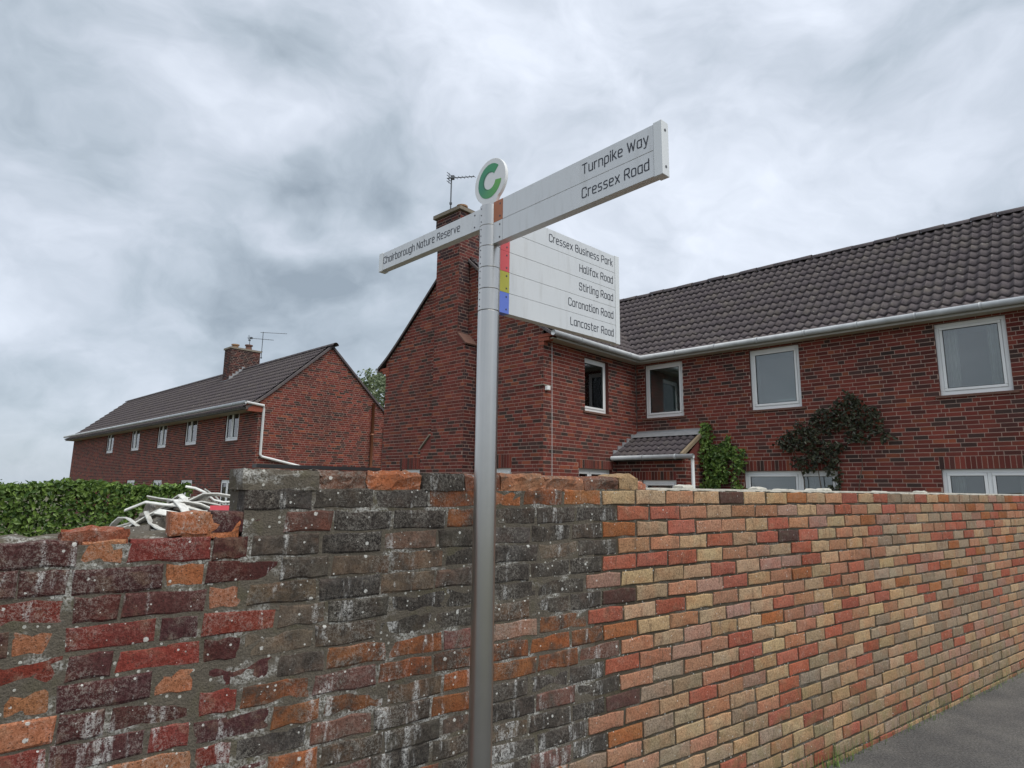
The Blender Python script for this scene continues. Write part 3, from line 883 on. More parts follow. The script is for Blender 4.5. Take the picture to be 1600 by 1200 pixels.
# eaves: soffit, fascia and gutter on the wing side and the main front
b_ = MB(); b_.box(.0045, .245, .02, VI - .245, 4.612, 4.63); b_.box(.0045, XE, VI - .245, VI - .0045, 4.612, 4.63)
b_.build('soffit', M['soffit'], house)
b_ = MB(); b_.box(.246, .268, .12, VI - .268, 4.605, 4.715); b_.box(.246, XE, VI - .268, VI - .246, 4.605, 4.715)
b_.build('fascia', M['fascia'], house)
gutter(house, [(.325, -.08, 4.70), (.325, VI - .325, 4.70)])
gutter(house, [(.325, VI - .325, 4.70), (XE, VI - .325, 4.70)])
gutter(house, [(-GW - .34, -.07, 4.66), (-GW - .34, 6, 4.66)], clip=2)
# corbelled kneelers under the eaves at both ends of the gable
def kneeler(x0, x1, z0, z1):
    b_ = MB()
    for i in range(3):
        u = (i + 1) / 3; za = z0 + (z1 - z0) * i / 3
        xe = x0 + (x1 - x0) * u
        b_.box(min(x0, xe), max(x0, xe), -.012 - .004 * i, .12, za + .004, z0 + (z1 - z0) * (i + 1) / 3 - .004)
    o_ = b_.build('kneeler', M['kneeler'], house); bevel(o_, .004)
kneeler(-.12, .30, 4.50, 4.735)
kneeler(-GW + .12, -GW - .26, 4.46, 4.70)

# chimney: breast on the gable, stepped in at two shoulders, stack above the roof
cb, cm = MB(), MB()
PB = -.35
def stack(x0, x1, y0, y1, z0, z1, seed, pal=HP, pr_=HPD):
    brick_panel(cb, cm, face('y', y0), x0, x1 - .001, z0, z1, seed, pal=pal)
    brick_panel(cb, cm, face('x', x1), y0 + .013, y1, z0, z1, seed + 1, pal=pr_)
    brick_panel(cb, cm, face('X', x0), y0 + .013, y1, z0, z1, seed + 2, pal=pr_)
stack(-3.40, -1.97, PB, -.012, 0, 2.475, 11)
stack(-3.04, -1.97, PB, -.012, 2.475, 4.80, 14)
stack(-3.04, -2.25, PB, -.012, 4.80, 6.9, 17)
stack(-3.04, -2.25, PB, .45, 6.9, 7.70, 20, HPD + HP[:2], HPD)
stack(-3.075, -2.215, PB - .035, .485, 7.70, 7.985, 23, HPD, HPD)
chim = cm.build('chimney', M['mortar'], house)
cb.build('brick_facing', M['hbrick'], chim, kind='stuff')
def wedge(name, pts, y0, y1, m_, parent):
    b_ = MB(); n = len(pts); i = len(b_.v)
    b_.v += [(x, y0, z) for x, z in pts] + [(x, y1, z) for x, z in pts]
    b_.f += [tuple(range(i, i + n)), tuple(range(i + 2 * n - 1, i + n - 1, -1))] + [(i + k, i + n + k, i + n + (k + 1) % n, i + (k + 1) % n) for k in range(n)]; b_.c += [None] * (n + 2)
    return b_.build(name, m_, parent)
wedge('shoulder', [(-3.40, 2.475), (-3.042, 2.475), (-3.042, 2.79)], PB + .01, -.012, M['cheek'], chim)
wedge('shoulder', [(-1.972, 4.80), (-2.248, 5.06), (-2.248, 4.80)], PB + .01, -.012, M['cheek'], chim)
wedge('shoulder_tile', [(-1.935, 4.755), (-2.20, 5.03), (-2.19, 5.06), (-1.92, 4.785)], PB - .03, -.012, M['tilesill'], chim)
wedge('shoulder_tile', [(-3.425, 2.465), (-3.06, 2.79), (-3.075, 2.82), (-3.44, 2.49)], PB - .03, PB + .07, M['concrete'], chim)
b_ = MB(); b_.box(-3.13, -2.16, PB - .095, .55, 7.985, 8.075)
i = len(b_.v); b_.v += [(-3.13, PB - .095, 8.077), (-2.16, PB - .095, 8.077), (-2.16, .55, 8.077), (-3.13, .55, 8.077), (-2.85, -.05, 8.15), (-2.45, -.05, 8.15), (-2.45, .2, 8.15), (-2.85, .2, 8.15)]
for q in ((0, 1, 5, 4), (1, 2, 6, 5), (2, 3, 7, 6), (3, 0, 4, 7), (4, 5, 6, 7)): b_.f.append(tuple(i + k for k in q)); b_.c.append(None)
bevel(b_.build('cap', M['concrete'], chim), .012)
b_ = MB(); b_.tube([(-2.45, -.12, 8.10), (-2.45, -.12, 8.20), (-2.45, -.12, 8.205), (-2.45, -.12, 8.24)], [.115, .115, .135, .135], 16)
b_.build('pot', M['clay'], chim)

# lean-to porch in the inner corner
pb_, pm = MB(), MB()
brick_panel(pb_, pm, face('y', 2.58), .004, 1.70, 0, 2.30, 31, [(.66, 1.48, .9, 1.835)], [(.30, 1.48, 1.835, 2.025)])
brick_panel(pb_, pm, face('x', 1.70), 2.593, VI, 0, 2.30, 32, limits=None)
porch = pm.build('porch', M['mortar'], house)
b_ = MB(); b_.poly([(1.699, 2.60, 2.295), (1.699, VI, 2.295), (1.699, VI, 2.86)]); b_.build('cheek', M['cheek'], porch)
tag(porch, 'lean-to brick porch with four rows of roof tiles')
pb_.build('brick_facing', M['hbrick'], porch, kind='stuff')
pth = math.atan2(.56, 1.05)
for r_ in range(4):
    y0, z0 = 2.42 + r_ * TG * math.cos(pth) * .87, 2.335 + r_ * TG * math.sin(pth) * .87
    for c_ in range(5):
        o_ = link('roof_tile', TILES[(r_ + c_) % 4], porch)
        o_.matrix_local = tile_matrix('y', .02 + TW * (c_ + .5), 0, z0, pth, y0) @ Matrix.Translation((0, rnd.uniform(-.006, .006), rnd.uniform(0, .003)))
b_ = MB(); i = 0
b_.v += [(.0, 2.44, 2.30), (1.68, 2.44, 2.30), (1.68, VI, 2.86), (.0, VI, 2.86)]; b_.f.append((0, 1, 2, 3)); b_.c.append(None)
b_.build('roof_board', M['black'], porch)
b_ = MB(); b_.poly([(-.0, 3.23, 2.835), (1.72, 3.23, 2.835), (1.72, VI - .012, 2.955), (-.0, VI - .012, 2.955)]); b_.box(.01, 1.72, VI - .012, VI - .002, 2.92, 2.99)
b_.build('flashing', M['lead'], porch)
b_ = MB()
for i in range(5):
    y0 = 2.44 + i * .19; z0 = 2.36 + i * .19 * .533
    b_.box(.002, .022, y0, y0 + .205, z0 + .02, z0 + .145)
b_.build('step_flashing', M['lead'], porch)
b_ = MB(); b_.v += [(1.675, 2.40, 2.30), (1.735, 2.40, 2.30), (1.735, VI, 2.87), (1.675, VI, 2.87), (1.675, 2.40, 2.385), (1.735, 2.40, 2.385), (1.735, VI, 2.955), (1.675, VI, 2.955)]
b_.f += [(3, 2, 1, 0), (4, 5, 6, 7), (0, 1, 5, 4), (1, 2, 6, 5), (2, 3, 7, 6), (3, 0, 4, 7)]; b_.c += [None] * 6
b_.build('verge', M['wood'], porch)
g = gutter(porch, [(.02, 2.36, 2.315), (2.0, 2.36, 2.315)], .05, .7)
b_ = MB(); b_.box(.02, 1.70, 2.43, 2.45, 2.24, 2.33); b_.build('fascia', M['black'], porch)
b_ = MB(); b_.tube([(1.95, 2.40, 2.31), (1.95, 2.41, 2.20), (1.95, 2.42, 0)], .036, 12); b_.build('downpipe', M['upvc'], porch, True)
window(house, face('y', 2.58), .66, 1.48, .9, 1.835, room=.8, rec=.04, mar=.12)
# small fittings
f_s = face('x', 0)
b_ = MB(); b_.box(.001, .085, .045, .135, 3.575, 3.665); o_ = b_.build('sensor', M['upvc'], house); bevel(o_, .012)
b_ = MB(); b_.box(-.24, .03, -.022, -.002, 3.675, 3.70); b_.box(.0, .022, .0, .24, 3.675, 3.70); b_.build('ledge', M['concrete'], house)
b_ = MB(); b_.tube([(.010, .268, .2), (.010, .272, 2.4), (.010, .264, 4.6)], .0045, 6); b_.build('cable', M['upvc'], house)


def aerial(label, base, h, booms, parent_rot=HROT):
    """television aerial: mast, booms and their rods"""
    root = empty('tv_aerial', base, 0); tag(root, label, 'aerial')
    b_ = MB(); b_.tube([(0, 0, 0), (0, 0, h)], .016, 8); b_.build('mast', M['aerial'], root)
    b_ = MB(); b_.box(-.03, .03, -.03, .03, .02, .06); b_.box(-.03, .03, -.03, .03, .3, .34); b_.build('bracket', M['aerial'], root)
    for (z, az, L, tilt, n, rod, fat) in booms:
        d = Vector((math.sin(az) * math.cos(tilt), math.cos(az) * math.cos(tilt), math.sin(tilt))); p0 = Vector((0, 0, z)) - d * .12
        b_ = MB(); b_.tube([p0, p0 + d * L], .011, 6); bo = b_.build('boom', M['aerial'], root)
        sd_ = Vector((d.y, -d.x, 0)).normalized()
        for i in range(n):
            q = p0 + d * (L * (.06 + .94 * i / max(1, n - 1)))
            b_ = MB(); l_ = rod * (1.0 - .35 * i / n)
            if i == 0 and fat:
                for zz_ in (-.11, -.04, .04, .11): b_.tube([q - sd_ * rod * 1.1 + Vector((0, 0, zz_)), q + sd_ * rod * 1.1 + Vector((0, 0, zz_))], .008, 5)
                b_.tube([q - Vector((0, 0, .13)), q + Vector((0, 0, .13))], .009, 5)
            elif i == 1 and fat:
                b_.box(q.x - .045, q.x + .045, q.y - .045, q.y + .045, q.z - .03, q.z + .05)
            else:
                b_.tube([q - sd_ * l_, q + sd_ * l_], .006, 5)
            b_.build('rod', M['aerial'], bo)
    return root


def hw(x, y, z, c=HC):
    return c + Vector((x * math.cos(HROT) - y * math.sin(HROT), x * math.sin(HROT) + y * math.cos(HROT), z))


aerial('television aerial on the tall chimney, behind the round emblem disc', hw(-2.78, -.2, 8.07), 1.02, [(.98, R(118), .78, R(-10), 8, .085, True)])

# ---- the neighbouring house on the left
NC = Vector((-8.302, 20.3, 0))
nb = empty('brick_house', NC, HROT)
tag(nb, 'distant red brick house at left with white downpipe across its gable', 'house')
NZ, NR, NWD, NX = -.60, 2.5, 5.05, -24.0
bb, mm = MB(), MB()
limn = lambda z: (NR - d_at(z + .03, NZ), NR + d_at(z + .03, NZ))
brick_panel(bb, mm, face('x', 0), .001, NWD, -.6, 6.6, 41, limits=limn, pal=HP)
op_n = [(-2.60, -1.50, 3.15, 4.20), (-2.60, -1.42, .675, 1.80), (-6.4, -5.2, 3.15, 4.20), (-6.4, -5.2, .675, 1.80), (-9.6, -8.5, 3.15, 4.2), (-9.6, -8.5, .675, 1.80), (-13.2, -12.0, 3.15, 4.2), (-13.2, -12.0, .675, 1.80), (-17.2, -16.0, 3.15, 4.2)]
brick_panel(bb, mm, face('y', 0), NX, -.013, -.6, 4.32, 42, op_n, pal=HP)
mm.poly([(NX, 0, -.6), (NX, NWD, -.6), (NX, NWD, 4.2), (NX, NR, 6.6), (NX, 0, 4.2)])
mm.poly([(NX, NWD, -.6), (0, NWD, -.6), (0, NWD, 4.2), (NX, NWD, 4.2)])
mm.build('wall', M['mortar'], nb); bb.build('brick_facing', M['hbrick_far'], nb, kind='stuff')
for q in op_n: window(nb, face('y', 0), *q, rec=.04, room=.8, curtain=True, lights=[(q[0] + .065, q[0] + .5), (q[0] + .56, q[1] - .065)])
b_ = MB(); pn = [(d, z - .05 + NZ) for d, z in PROF]
for (a, za), (c_, zc) in zip(pn, pn[1:]):
    for s_ in (-1, 1): b_.poly([(NX, NR + s_ * a, za), (.06, NR + s_ * a, za), (.06, NR + s_ * c_, zc), (NX, NR + s_ * c_, zc)])
nroof = b_.build('roof', M['black'], nb)
mats = []
for d, z, th in rows:
    x = -.26
    while x > NX: mats.append(tile_matrix('y', x, d, z + NZ, th, NR)); x -= TW
    x = -.26
    while x > -3: mats.append(tile_matrix('Y', x, d, z + NZ, th, NR)); x -= TW
join_tiles(mats, 'roof_tiling', nroof, 9)
x = NX
while x < -.05:
    o_ = link('ridge_tile', RT, nroof); o_.location = (x, NR, 7.265 + NZ); x += .45
for sgn in (-1, 1):
    b_ = MB(); dd = [i * .149 for i in range(21)]
    for a, c_ in zip(dd, dd[1:]):
        i = len(b_.v)
        for q in (a, c_): b_.v += [(-.02, NR + sgn * q, zr(q, NZ) - .06), (.075, NR + sgn * q, zr(q, NZ) - .06), (.075, NR + sgn * q, zr(q, NZ) + .035), (-.02, NR + sgn * q, zr(q, NZ) + .035)]
        for q in ((0, 1, 5, 4), (1, 2, 6, 5), (2, 3, 7, 6), (3, 0, 4, 7)): b_.f.append(tuple(i + k for k in q)); b_.c.append(None)
    b_.build('verge', M['tile'], nb)
b_ = MB(); b_.box(NX, .05, -.40, -.0045, 4.06, 4.08); b_.build('soffit', M['soffit'], nb)
b_ = MB(); b_.box(NX, .05, -.422, -.402, 4.05, 4.17); b_.build('fascia', M['fascia'], nb)
gutter(nb, [(NX, -.49, 4.28), (.10, -.49, 4.28)], .06, 2)
b_ = MB(); b_.box(-.1, .07, -.40, .10, 4.0, 4.24); b_.build('kneeler', M['kneeler'], nb)
b_ = MB(); b_.tube([(.10, -.49, 4.27), (.10, .10, 4.22), (.06, .12, 4.12), (.06, .12, 2.62), (.06, .18, 2.55), (.06, 1.62, 2.27), (.06, 3.0, 2.0)], .042, 10); b_.build('downpipe', M['upvc'], nb, True)
b_ = MB(); b_.tube([(.07, 4.38, -.5), (.07, 4.38, 4.75)], .055, 10); b_.tube([(.07, 4.38, 3.55), (.07, 4.38, 3.65)], .075, 10); b_.build('soil_pipe', M['brownpipe'], nb, True)
b_ = MB(); b_.tube([(.05, 4.92, -.5), (.05, 4.92, 3.9)], .035, 8); b_.build('downpipe', M['upvc'], nb, True)
cb, cm = MB(), MB()
cx0, cx1, cy0, cy1 = -7.95, -7.25, 1.85, 3.15
for fk, c0, a0, a1 in (('y', cy0, cx0, cx1 - .001), ('x', cx1, cy0 + .013, cy1), ('X', cx0, cy0 + .013, cy1)):
    brick_panel(cb, cm, face(fk, c0), a0, a1, 5.6, 7.55, 51 + len(cb.f), pal=[tuple(v * .75 for v in c) for c in HPD])
nch = cm.build('chimney', M['mortar'], nb); cb.build('brick_facing', M['hbrick_far'], nch, kind='stuff')
b_ = MB(); b_.box(cx0 - .04, cx1 + .04, cy0 - .04, cy1 + .04, 7.55, 7.63); b_.build('cap', M['concrete'], nch)
for y_, h_ in ((2.15, .14), (2.75, .22)):
    b_ = MB(); b_.tube([(-7.6, y_, 7.62), (-7.6, y_, 7.62 + h_), (-7.6, y_, 7.63 + h_), (-7.6, y_, 7.68 + h_)], [.16, .12, .17, .17], 14); b_.build('pot', M['clay' if h_ < .2 else 'tilesill'], nch)
b_ = MB()
for i in range(6): b_.box(cx0 - .03 , cx1 + .012, cy0 - .03 - i * 0, cy0 - .012, 5.85, 6.15); break
for i in range(5):
    y0 = cy0 + i * .13; b_.box(cx1 + .001, cx1 + .02, y0, y0 + .135, zr(NR - y0, NZ) - .05, zr(NR - y0, NZ) + .24)
b_.build('flashing', M['lead'], nch)
aerial('tall thin aerial with long boom on the left house chimney', hw(-7.25, 3.2, 7.3, NC), 1.25, [(1.22, R(80), 1.15, 0, 10, .05, False)])
aerial('shorter aerial with toothed boom on the left house chimney', hw(-7.55, 2.75, 7.8, NC), .45, [(.42, R(84), 1.15, R(-3), 11, .07, True)])

# ------------------------------------------------------------------ signpost
POST = Vector((-.085, 2.098, 0))
RP, SL, ZB = .0375, .0775, 2.2105            # post radius, slat height, bottom of the sleeves
post = empty('signpost', POST)
tag(post, 'steel fingerpost with three grey direction arms and a round green emblem', 'signpost')


def lathe(b_, prof_, seg=48):
    n = len(prof_); i0 = len(b_.v)
    for q in range(seg):
        an = 2 * math.pi * q / seg
        for r_, z in prof_: b_.v.append((math.cos(an) * r_, math.sin(an) * r_, z))
    for q in range(seg):
        for k in range(n - 1):
            a = i0 + q * n + k; c_ = i0 + ((q + 1) % seg) * n + k
            b_.f.append((a, c_, c_ + 1, a + 1)); b_.c.append(None)


b_ = MB(); lathe(b_, [(RP, 0.0), (RP, 1.1), (RP, ZB - .0030), (RP, ZB - .0022), (RP - .003, ZB - .0004)]); pole = b_.build('pole', M['steel'], post, True)
b_ = MB(); lathe(b_, [(.0, .006), (.09, .006), (.09, .0)]); b_.build('base_plate', M['steel'], post)
AZ_A, AZ_C, AZ_B = R(137), R(47.3), R(-45)
def screw(parent, p, n, r_=.0035, h=.0015):
    n = Vector(n).normalized(); b_ = MB(); b_.tube([Vector(p), Vector(p) + n * h], r_, 8); return b_.build('screw', M['screw'], parent)
for i in range(5):
    z0 = ZB + SL * i; r_ = RP + .0004
    b_ = MB(); lathe(b_, [(r_ - .0025, z0 + .0004), (r_, z0 + .0016), (r_, z0 + SL - .0016), (r_ - .0025, z0 + SL - .0004)])
    sl = b_.build('sleeve', M['steel'], post, True)
    md = sl.modifiers.new('edge', 'EDGE_SPLIT'); md.split_angle = R(30)
    for k in range(3):
        an = R(237); n = (math.sin(an), math.cos(an), 0)
        screw(sl, (n[0] * r_, n[1] * r_, z0 + .014 + k * .0245), n, .0024, .001)

# lettering: single-line rounded strokes, cap height 1
GL = dict(
    T=(.60, [[(0, 1), (.60, 1)], [(.30, 1), (.30, 0)]]), C=(.54, [[(.54, .76), (.54, 1), (0, 1), (0, 0), (.54, 0), (.54, .24)]]),
    W=(.86, [[(0, 1), (.21, 0), (.43, .86), (.65, 0), (.86, 1)]]), R=(.56, [[(0, 0), (0, 1), (.54, 1), (.54, .46), (0, .46)], [(.28, .46), (.57, 0)]]),
    B=(.56, [[(0, .52), (.52, .52), (.52, 1), (0, 1), (0, 0), (.56, 0), (.56, .52), (.2, .52)]]), P=(.54, [[(0, 0), (0, 1), (.54, 1), (.54, .42), (0, .42)]]),
    H=(.56, [[(0, 0), (0, 1)], [(.56, 0), (.56, 1)], [(0, .52), (.56, .52)]]), S=(.54, [[(.52, .80), (.52, 1), (0, 1), (0, .53), (.54, .50), (.54, 0), (0, 0), (0, .2)]]),
    N=(.58, [[(0, 0), (0, 1), (.58, 0), (.58, 1)]]), L=(.46, [[(0, 1), (0, 0), (.46, 0)]]),
    u=(.46, [[(0, .74), (0, 0), (.46, 0), (.46, .74)], [(.46, .3), (.46, 0)]]), r=(.30, [[(0, 0), (0, .74)], [(0, .4), (0, .74), (.30, .74)]]),
    n=(.46, [[(0, 0), (0, .74)], [(0, .5), (0, .74), (.46, .74), (.46, 0)]]), p=(.46, [[(0, -.28), (0, .74), (.46, .74), (.46, 0), (0, 0)]]),
    i=(.0, [[(0, 0), (0, .74)], [(0, .93), (0, 1.04)]]), k=(.43, [[(0, 0), (0, 1.04)], [(0, .32), (.08, .36), (.40, .74)], [(.13, .42), (.43, 0)]]),
    e=(.46, [[(0, .38), (.46, .38), (.46, .74), (0, .74), (0, 0), (.43, 0)]]), y=(.48, [[(0, .74), (.24, .02)], [(.48, .74), (.19, -.28), (.03, -.28)]]),
    a=(.46, [[(.46, .74), (.46, 0)], [(.46, .74), (0, .74), (0, 0), (.46, 0), (.46, .2)]]), s=(.43, [[(.40, .74), (0, .74), (0, .39), (.43, .36), (.43, 0), (0, 0)]]),
    x=(.46, [[(0, .74), (.46, 0)], [(0, 0), (.46, .74)]]), o=(.46, [[(.23, 0), (0, 0), (0, .74), (.46, .74), (.46, 0), (.23, 0)]]),
    d=(.46, [[(.46, 1.04), (.46, 0)], [(.46, .74), (0, .74), (0, 0), (.46, 0), (.46, .2)]]), h=(.46, [[(0, 0), (0, 1.04)], [(0, .5), (0, .74), (.46, .74), (.46, 0)]]),
    b=(.46, [[(0, 1.04), (0, 0)], [(0, .2), (0, 0), (.46, 0), (.46, .74), (0, .74)]]), g=(.46, [[(.46, .74), (.46, -.28), (.02, -.28)], [(.46, .74), (0, .74), (0, 0), (.46, 0)]]),
    t=(.36, [[(.12, 1.0), (.12, 0), (.36, 0)], [(0, .74), (.36, .74)]]), v=(.46, [[(0, .74), (.23, 0), (.46, .74)]]),
    c=(.42, [[(.42, .74), (0, .74), (0, 0), (.42, 0)]]), l=(.14, [[(0, 1.04), (0, 0), (.15, 0)]]), f=(.34, [[(.34, 1.04), (.11, 1.04), (.11, 0)], [(0, .74), (.32, .74)]]))
SHARP = set('WNkyxvTH')


def rounded(pts, r_):
    out = [Vector(pts[0])]
    for a, b_, c_ in zip(pts, pts[1:], pts[2:]):
        a, b_, c_ = Vector(a), Vector(b_), Vector(c_)
        l1, l2 = (a - b_).length, (c_ - b_).length; q = min(r_, l1 * .49, l2 * .49)
        p0 = b_ + (a - b_).normalized() * q; p2 = b_ + (c_ - b_).normalized() * q
        for k in range(5):
            u = k / 4; out.append(p0 * (1 - u) ** 2 + b_ * 2 * u * (1 - u) + p2 * u * u)
    out.append(Vector(pts[-1]))
    return out


def text_mesh(txt, cap, f, stroke=.118, track=.25):
    """word as thin raised ribbons; f maps (along, up) in metres to post coordinates with a lift"""
    b_ = MB(); x = 0
    for ch in txt:
        if ch == ' ': x += .36; continue
        w_, strokes = GL[ch]
        for st in strokes:
            pts = rounded(st, .03 if ch in SHARP else .17)
            n = len(pts); i0 = len(b_.v)
            for k, p in enumerate(pts):
                d1 = (pts[k] - pts[k - 1]).normalized() if k and (pts[k] - pts[k - 1]).length > 1e-6 else None
                d2 = (pts[k + 1] - pts[k]).normalized() if k < n - 1 and (pts[k + 1] - pts[k]).length > 1e-6 else None
                d = (d1 or d2) + (d2 or d1); d.normalize(); nn = Vector((-d.y, d.x))
                q = p.copy()
                if k == 0: q = q - d * stroke * .45
                if k == n - 1: q = q + d * stroke * .45
                sc = 1 / max(.5, abs(nn.dot(Vector((-(d1 or d2).y, (d1 or d2).x)))))
                for sg in (1, -1):
                    v = q + nn * sg * stroke / 2 * sc
                    b_.v.append(f((x + v.x) * cap, v.y * cap))
            for k in range(n - 1): b_.f.append((i0 + 2 * k, i0 + 2 * k + 1, i0 + 2 * k + 3, i0 + 2 * k + 2)); b_.c.append(None)
        x += w_ + track
    return b_, (x - track) * cap


def text_width(txt, cap, track=.25):
    return (sum(.36 if c == ' ' else GL[c][0] + track for c in txt) - track) * cap


def arm(az, z_top, n, words, plates, side, d1, cap, label, left_text=None, track=.25, th=.030):
    """direction arm: frame with slats, end cap, colour plates, screws and lettering"""
    D = Vector((math.sin(az), math.cos(az), 0)); N = Vector((D.y, -D.x, 0)) * side      # N: readable side
    P = lambda d, t_, z: tuple(D * d + N * t_ + Vector((0, 0, z)))
    def abox(b_, d0, d1_, t0, t1, z0, z1):
        i = len(b_.v); b_.box(d0, d1_, t0, t1, z0, z1); b_.v[i:] = [P(*p) for p in b_.v[i:]]
    zb = z_top - n * SL; h = th / 2; PL = .052 + .030
    b_ = MB(); abox(b_, .036, d1 - .028, -h + .0016, h - .0016, zb + .0006, z_top - .0006); fr_ = b_.build('direction_arm', M['panel'], post)
    fr_['label'] = label
    b_ = MB(); abox(b_, d1 - .0275, d1, -h - .0015, h + .0015, zb - .0025, z_top + .0025); bevel(b_.build('end_cap', M['panelcap'], fr_), .0012)
    for k in range(n):
        for z in (.3, .7): screw(fr_, P(d1, 0, zb + SL * (k + z) if n < 3 else zb + SL * (k + z)), D, .004, .0012) if (k + int(z > .5)) % 2 == 0 else None
    for k in range(n):
        z1 = z_top - k * SL; z0 = z1 - SL
        b_ = MB(); abox(b_, PL, d1 - .0285, -h, h, z0 + .0005, z1 - .0005); bevel(b_.build('slat', M['panel'], fr_), .0007, 1)
        b_ = MB(); abox(b_, .034, PL - .0008, -h - .0003, h + .0003, z0 + .0005, z1 - .0005); pl_ = b_.build('colour_plate' if plates[k] != 'panel' else 'plate', M[plates[k]], fr_)
        for z in (.2, .8): screw(fr_, P(PL - .014, h, z0 + SL * z), N, .0034, .0012)
        if words[k]:
            w_ = text_width(words[k], cap, track)
            # text runs towards the viewer's right: along D for side +1
            base = z0 + SL * .5 - cap * .40
            if left_text is None: start = d1 - .045 - w_; fm = lambda x, y, s_=start, bz=base: P(s_ + x, h + .0006, bz + y)
            else: fm = lambda x, y, s_=left_text, bz=base: P(s_ - x, h + .0006, bz + y)
            t_, _ = text_mesh(words[k], cap, fm, track=track)
            t_.build('lettering', M['ink'], fr_)
    return fr_


ZTOP = ZB + 5 * SL + .005
arm(AZ_A, ZTOP, 2, ['Turnpike Way', 'Cressex Road'], ['orange', 'panel'], 1, .728, .0305, 'upper right arm reading Turnpike Way and Cressex Road')
arm(AZ_C, ZTOP, 5, ['Cressex Business Park', 'Halifax Road', 'Stirling Road', 'Coronation Road', 'Lancaster Road'], ['red', 'red', 'red', 'yellow', 'blue'], 1, .725, .0295, 'tall arm with five road names pointing away to the right')
arm(AZ_B, ZTOP - .002, 1, ['Chairborough Nature Reserve'], ['panel'], -1, .692, .0292, 'left arm reading Chairborough Nature Reserve', left_text=.657)

# round emblem on top
DA = Vector((math.sin(AZ_A), math.cos(AZ_A), 0)); NA = Vector((DA.y, -DA.x, 0))
ZC, RD, TH = 2.700, .0845, .0065
out = []
a0 = -R(58)
for k in range(57):
    an = a0 + (math.pi * 2 - 2 * (math.pi / 2 + a0)) * k / 56
    out.append((math.cos(an) * RD, math.sin(an) * RD + ZC))
out += [(-.037, 2.612), (-.035, 2.598), (.035, 2.598), (.037, 2.612)]
b_ = MB(); n = len(out)
b_.v += [tuple(DA * x + NA * TH + Vector((0, 0, z))) for x, z in out] + [tuple(DA * x - NA * TH + Vector((0, 0, z))) for x, z in out]
b_.f += [tuple(range(n)), tuple(range(2 * n - 1, n - 1, -1))] + [(k, n + k, n + (k + 1) % n, (k + 1) % n) for k in range(n)]; b_.c += [None] * (n + 2)
disc = b_.build('emblem_disc', M['discwhite'], post); bevel(disc, .0015)
b_ = MB(); seg = 44; st, en = R(43), R(350)
ro, ri = .0655, .0320
def ecol(u, inner):
    c0, c1, c2 = Vector((.045, .30, .12)), Vector((.03, .24, .14)), Vector((.13, .42, .07))
    c = c0.lerp(c1, u * 2) if u < .5 else c1.lerp(c2, (u - .5) * 2)
    return tuple(c * (.62 if inner else 1.0))
for k in range(seg):
    u0, u1 = k / seg, (k + 1) / seg; a, c_ = st + (en - st) * u0, st + (en - st) * u1
    for r0, r1, inn in ((ri, ri + .008 * math.sin(math.pi * min(1, u0 * 1.3)), True), (ri + .008 * math.sin(math.pi * min(1, u0 * 1.3)), ro, False)):
        pts = [(math.cos(a) * r0, math.sin(a) * r0), (math.cos(a) * r1, math.sin(a) * r1), (math.cos(c_) * r1, math.sin(c_) * r1), (math.cos(c_) * r0, math.sin(c_) * r0)]
        b_.poly([DA * x * .97 + NA * (TH + .0007) + Vector((0, 0, ZC + z)) for x, z in pts], ecol(u0, inn))
b_.build('emblem', M['emblem'], disc)

# ------------------------------------------------------------------ plants
def leaves(b_, pts, size, seed, long=1.6, droop=.5):
    """folded leaves at the given points (position, outward direction)"""
    r = random.Random(seed)
    for p, nrm in pts:
        p = Vector(p); nrm = (Vector(nrm) + Vector((r.uniform(-.8, .8), r.uniform(-.8, .8), r.uniform(-.7, .7)))).normalized()
        d = nrm.cross(Vector((r.uniform(-1, 1), r.uniform(-1, 1), r.uniform(-1, 1)))).normalized(); d.z -= droop * r.random(); d.normalize()
        s_ = d.cross(nrm).normalized(); sz = size * r.uniform(.55, 1.25); w_ = sz / long / 2
        c = r.random(); c = (c, c, c)
        tip = p + d * sz - nrm * sz * .15; mid = p + d * sz * .45
        b_.poly([p, mid + s_ * w_ + nrm * w_ * .35, tip], c); b_.poly([p, tip, mid - s_ * w_ + nrm * w_ * .35], c)


def creeper(name, label, base, shape, n, size, lm, seed, stems):
    root = empty(name, hw(base[0], base[1], 0), HROT); tag(root, label, 'climbing plant')
    r = random.Random(seed); b_ = MB(); P = []
    while len(P) < n:
        x, z = r.uniform(shape[0], shape[1]), r.uniform(shape[2], shape[3])
        dep = shape[4](x, z)
        if dep <= 0 or r.random() < .18: continue
        if mnoise.noise(Vector((x * 3.2, z * 3.2, seed))) < -.34: continue
        P.append(((x - base[0], -dep * r.random() ** .6, z), (0, -1, .25)))
    leaves(b_, P, size, seed)
    b_.build('foliage', lm, root, kind='stuff')
    b_ = MB()
    for k in range(stems):
        x = r.uniform(shape[0] + .15, shape[1] - .15) - base[0]; z = 0; pts = [(x * .35, -.03, -.02)]
        top = r.uniform(shape[2] + .5, shape[3] - .1)
        for i in range(1, 8): pts.append((x * (.35 + .65 * i / 7) + r.uniform(-.05, .05), -.025 - r.random() * .05, top * i / 7))
        b_.tube(pts, [.018 - .0018 * i for i in range(8)], 5)
    b_.build('stem', M['bark'], root)
    return root


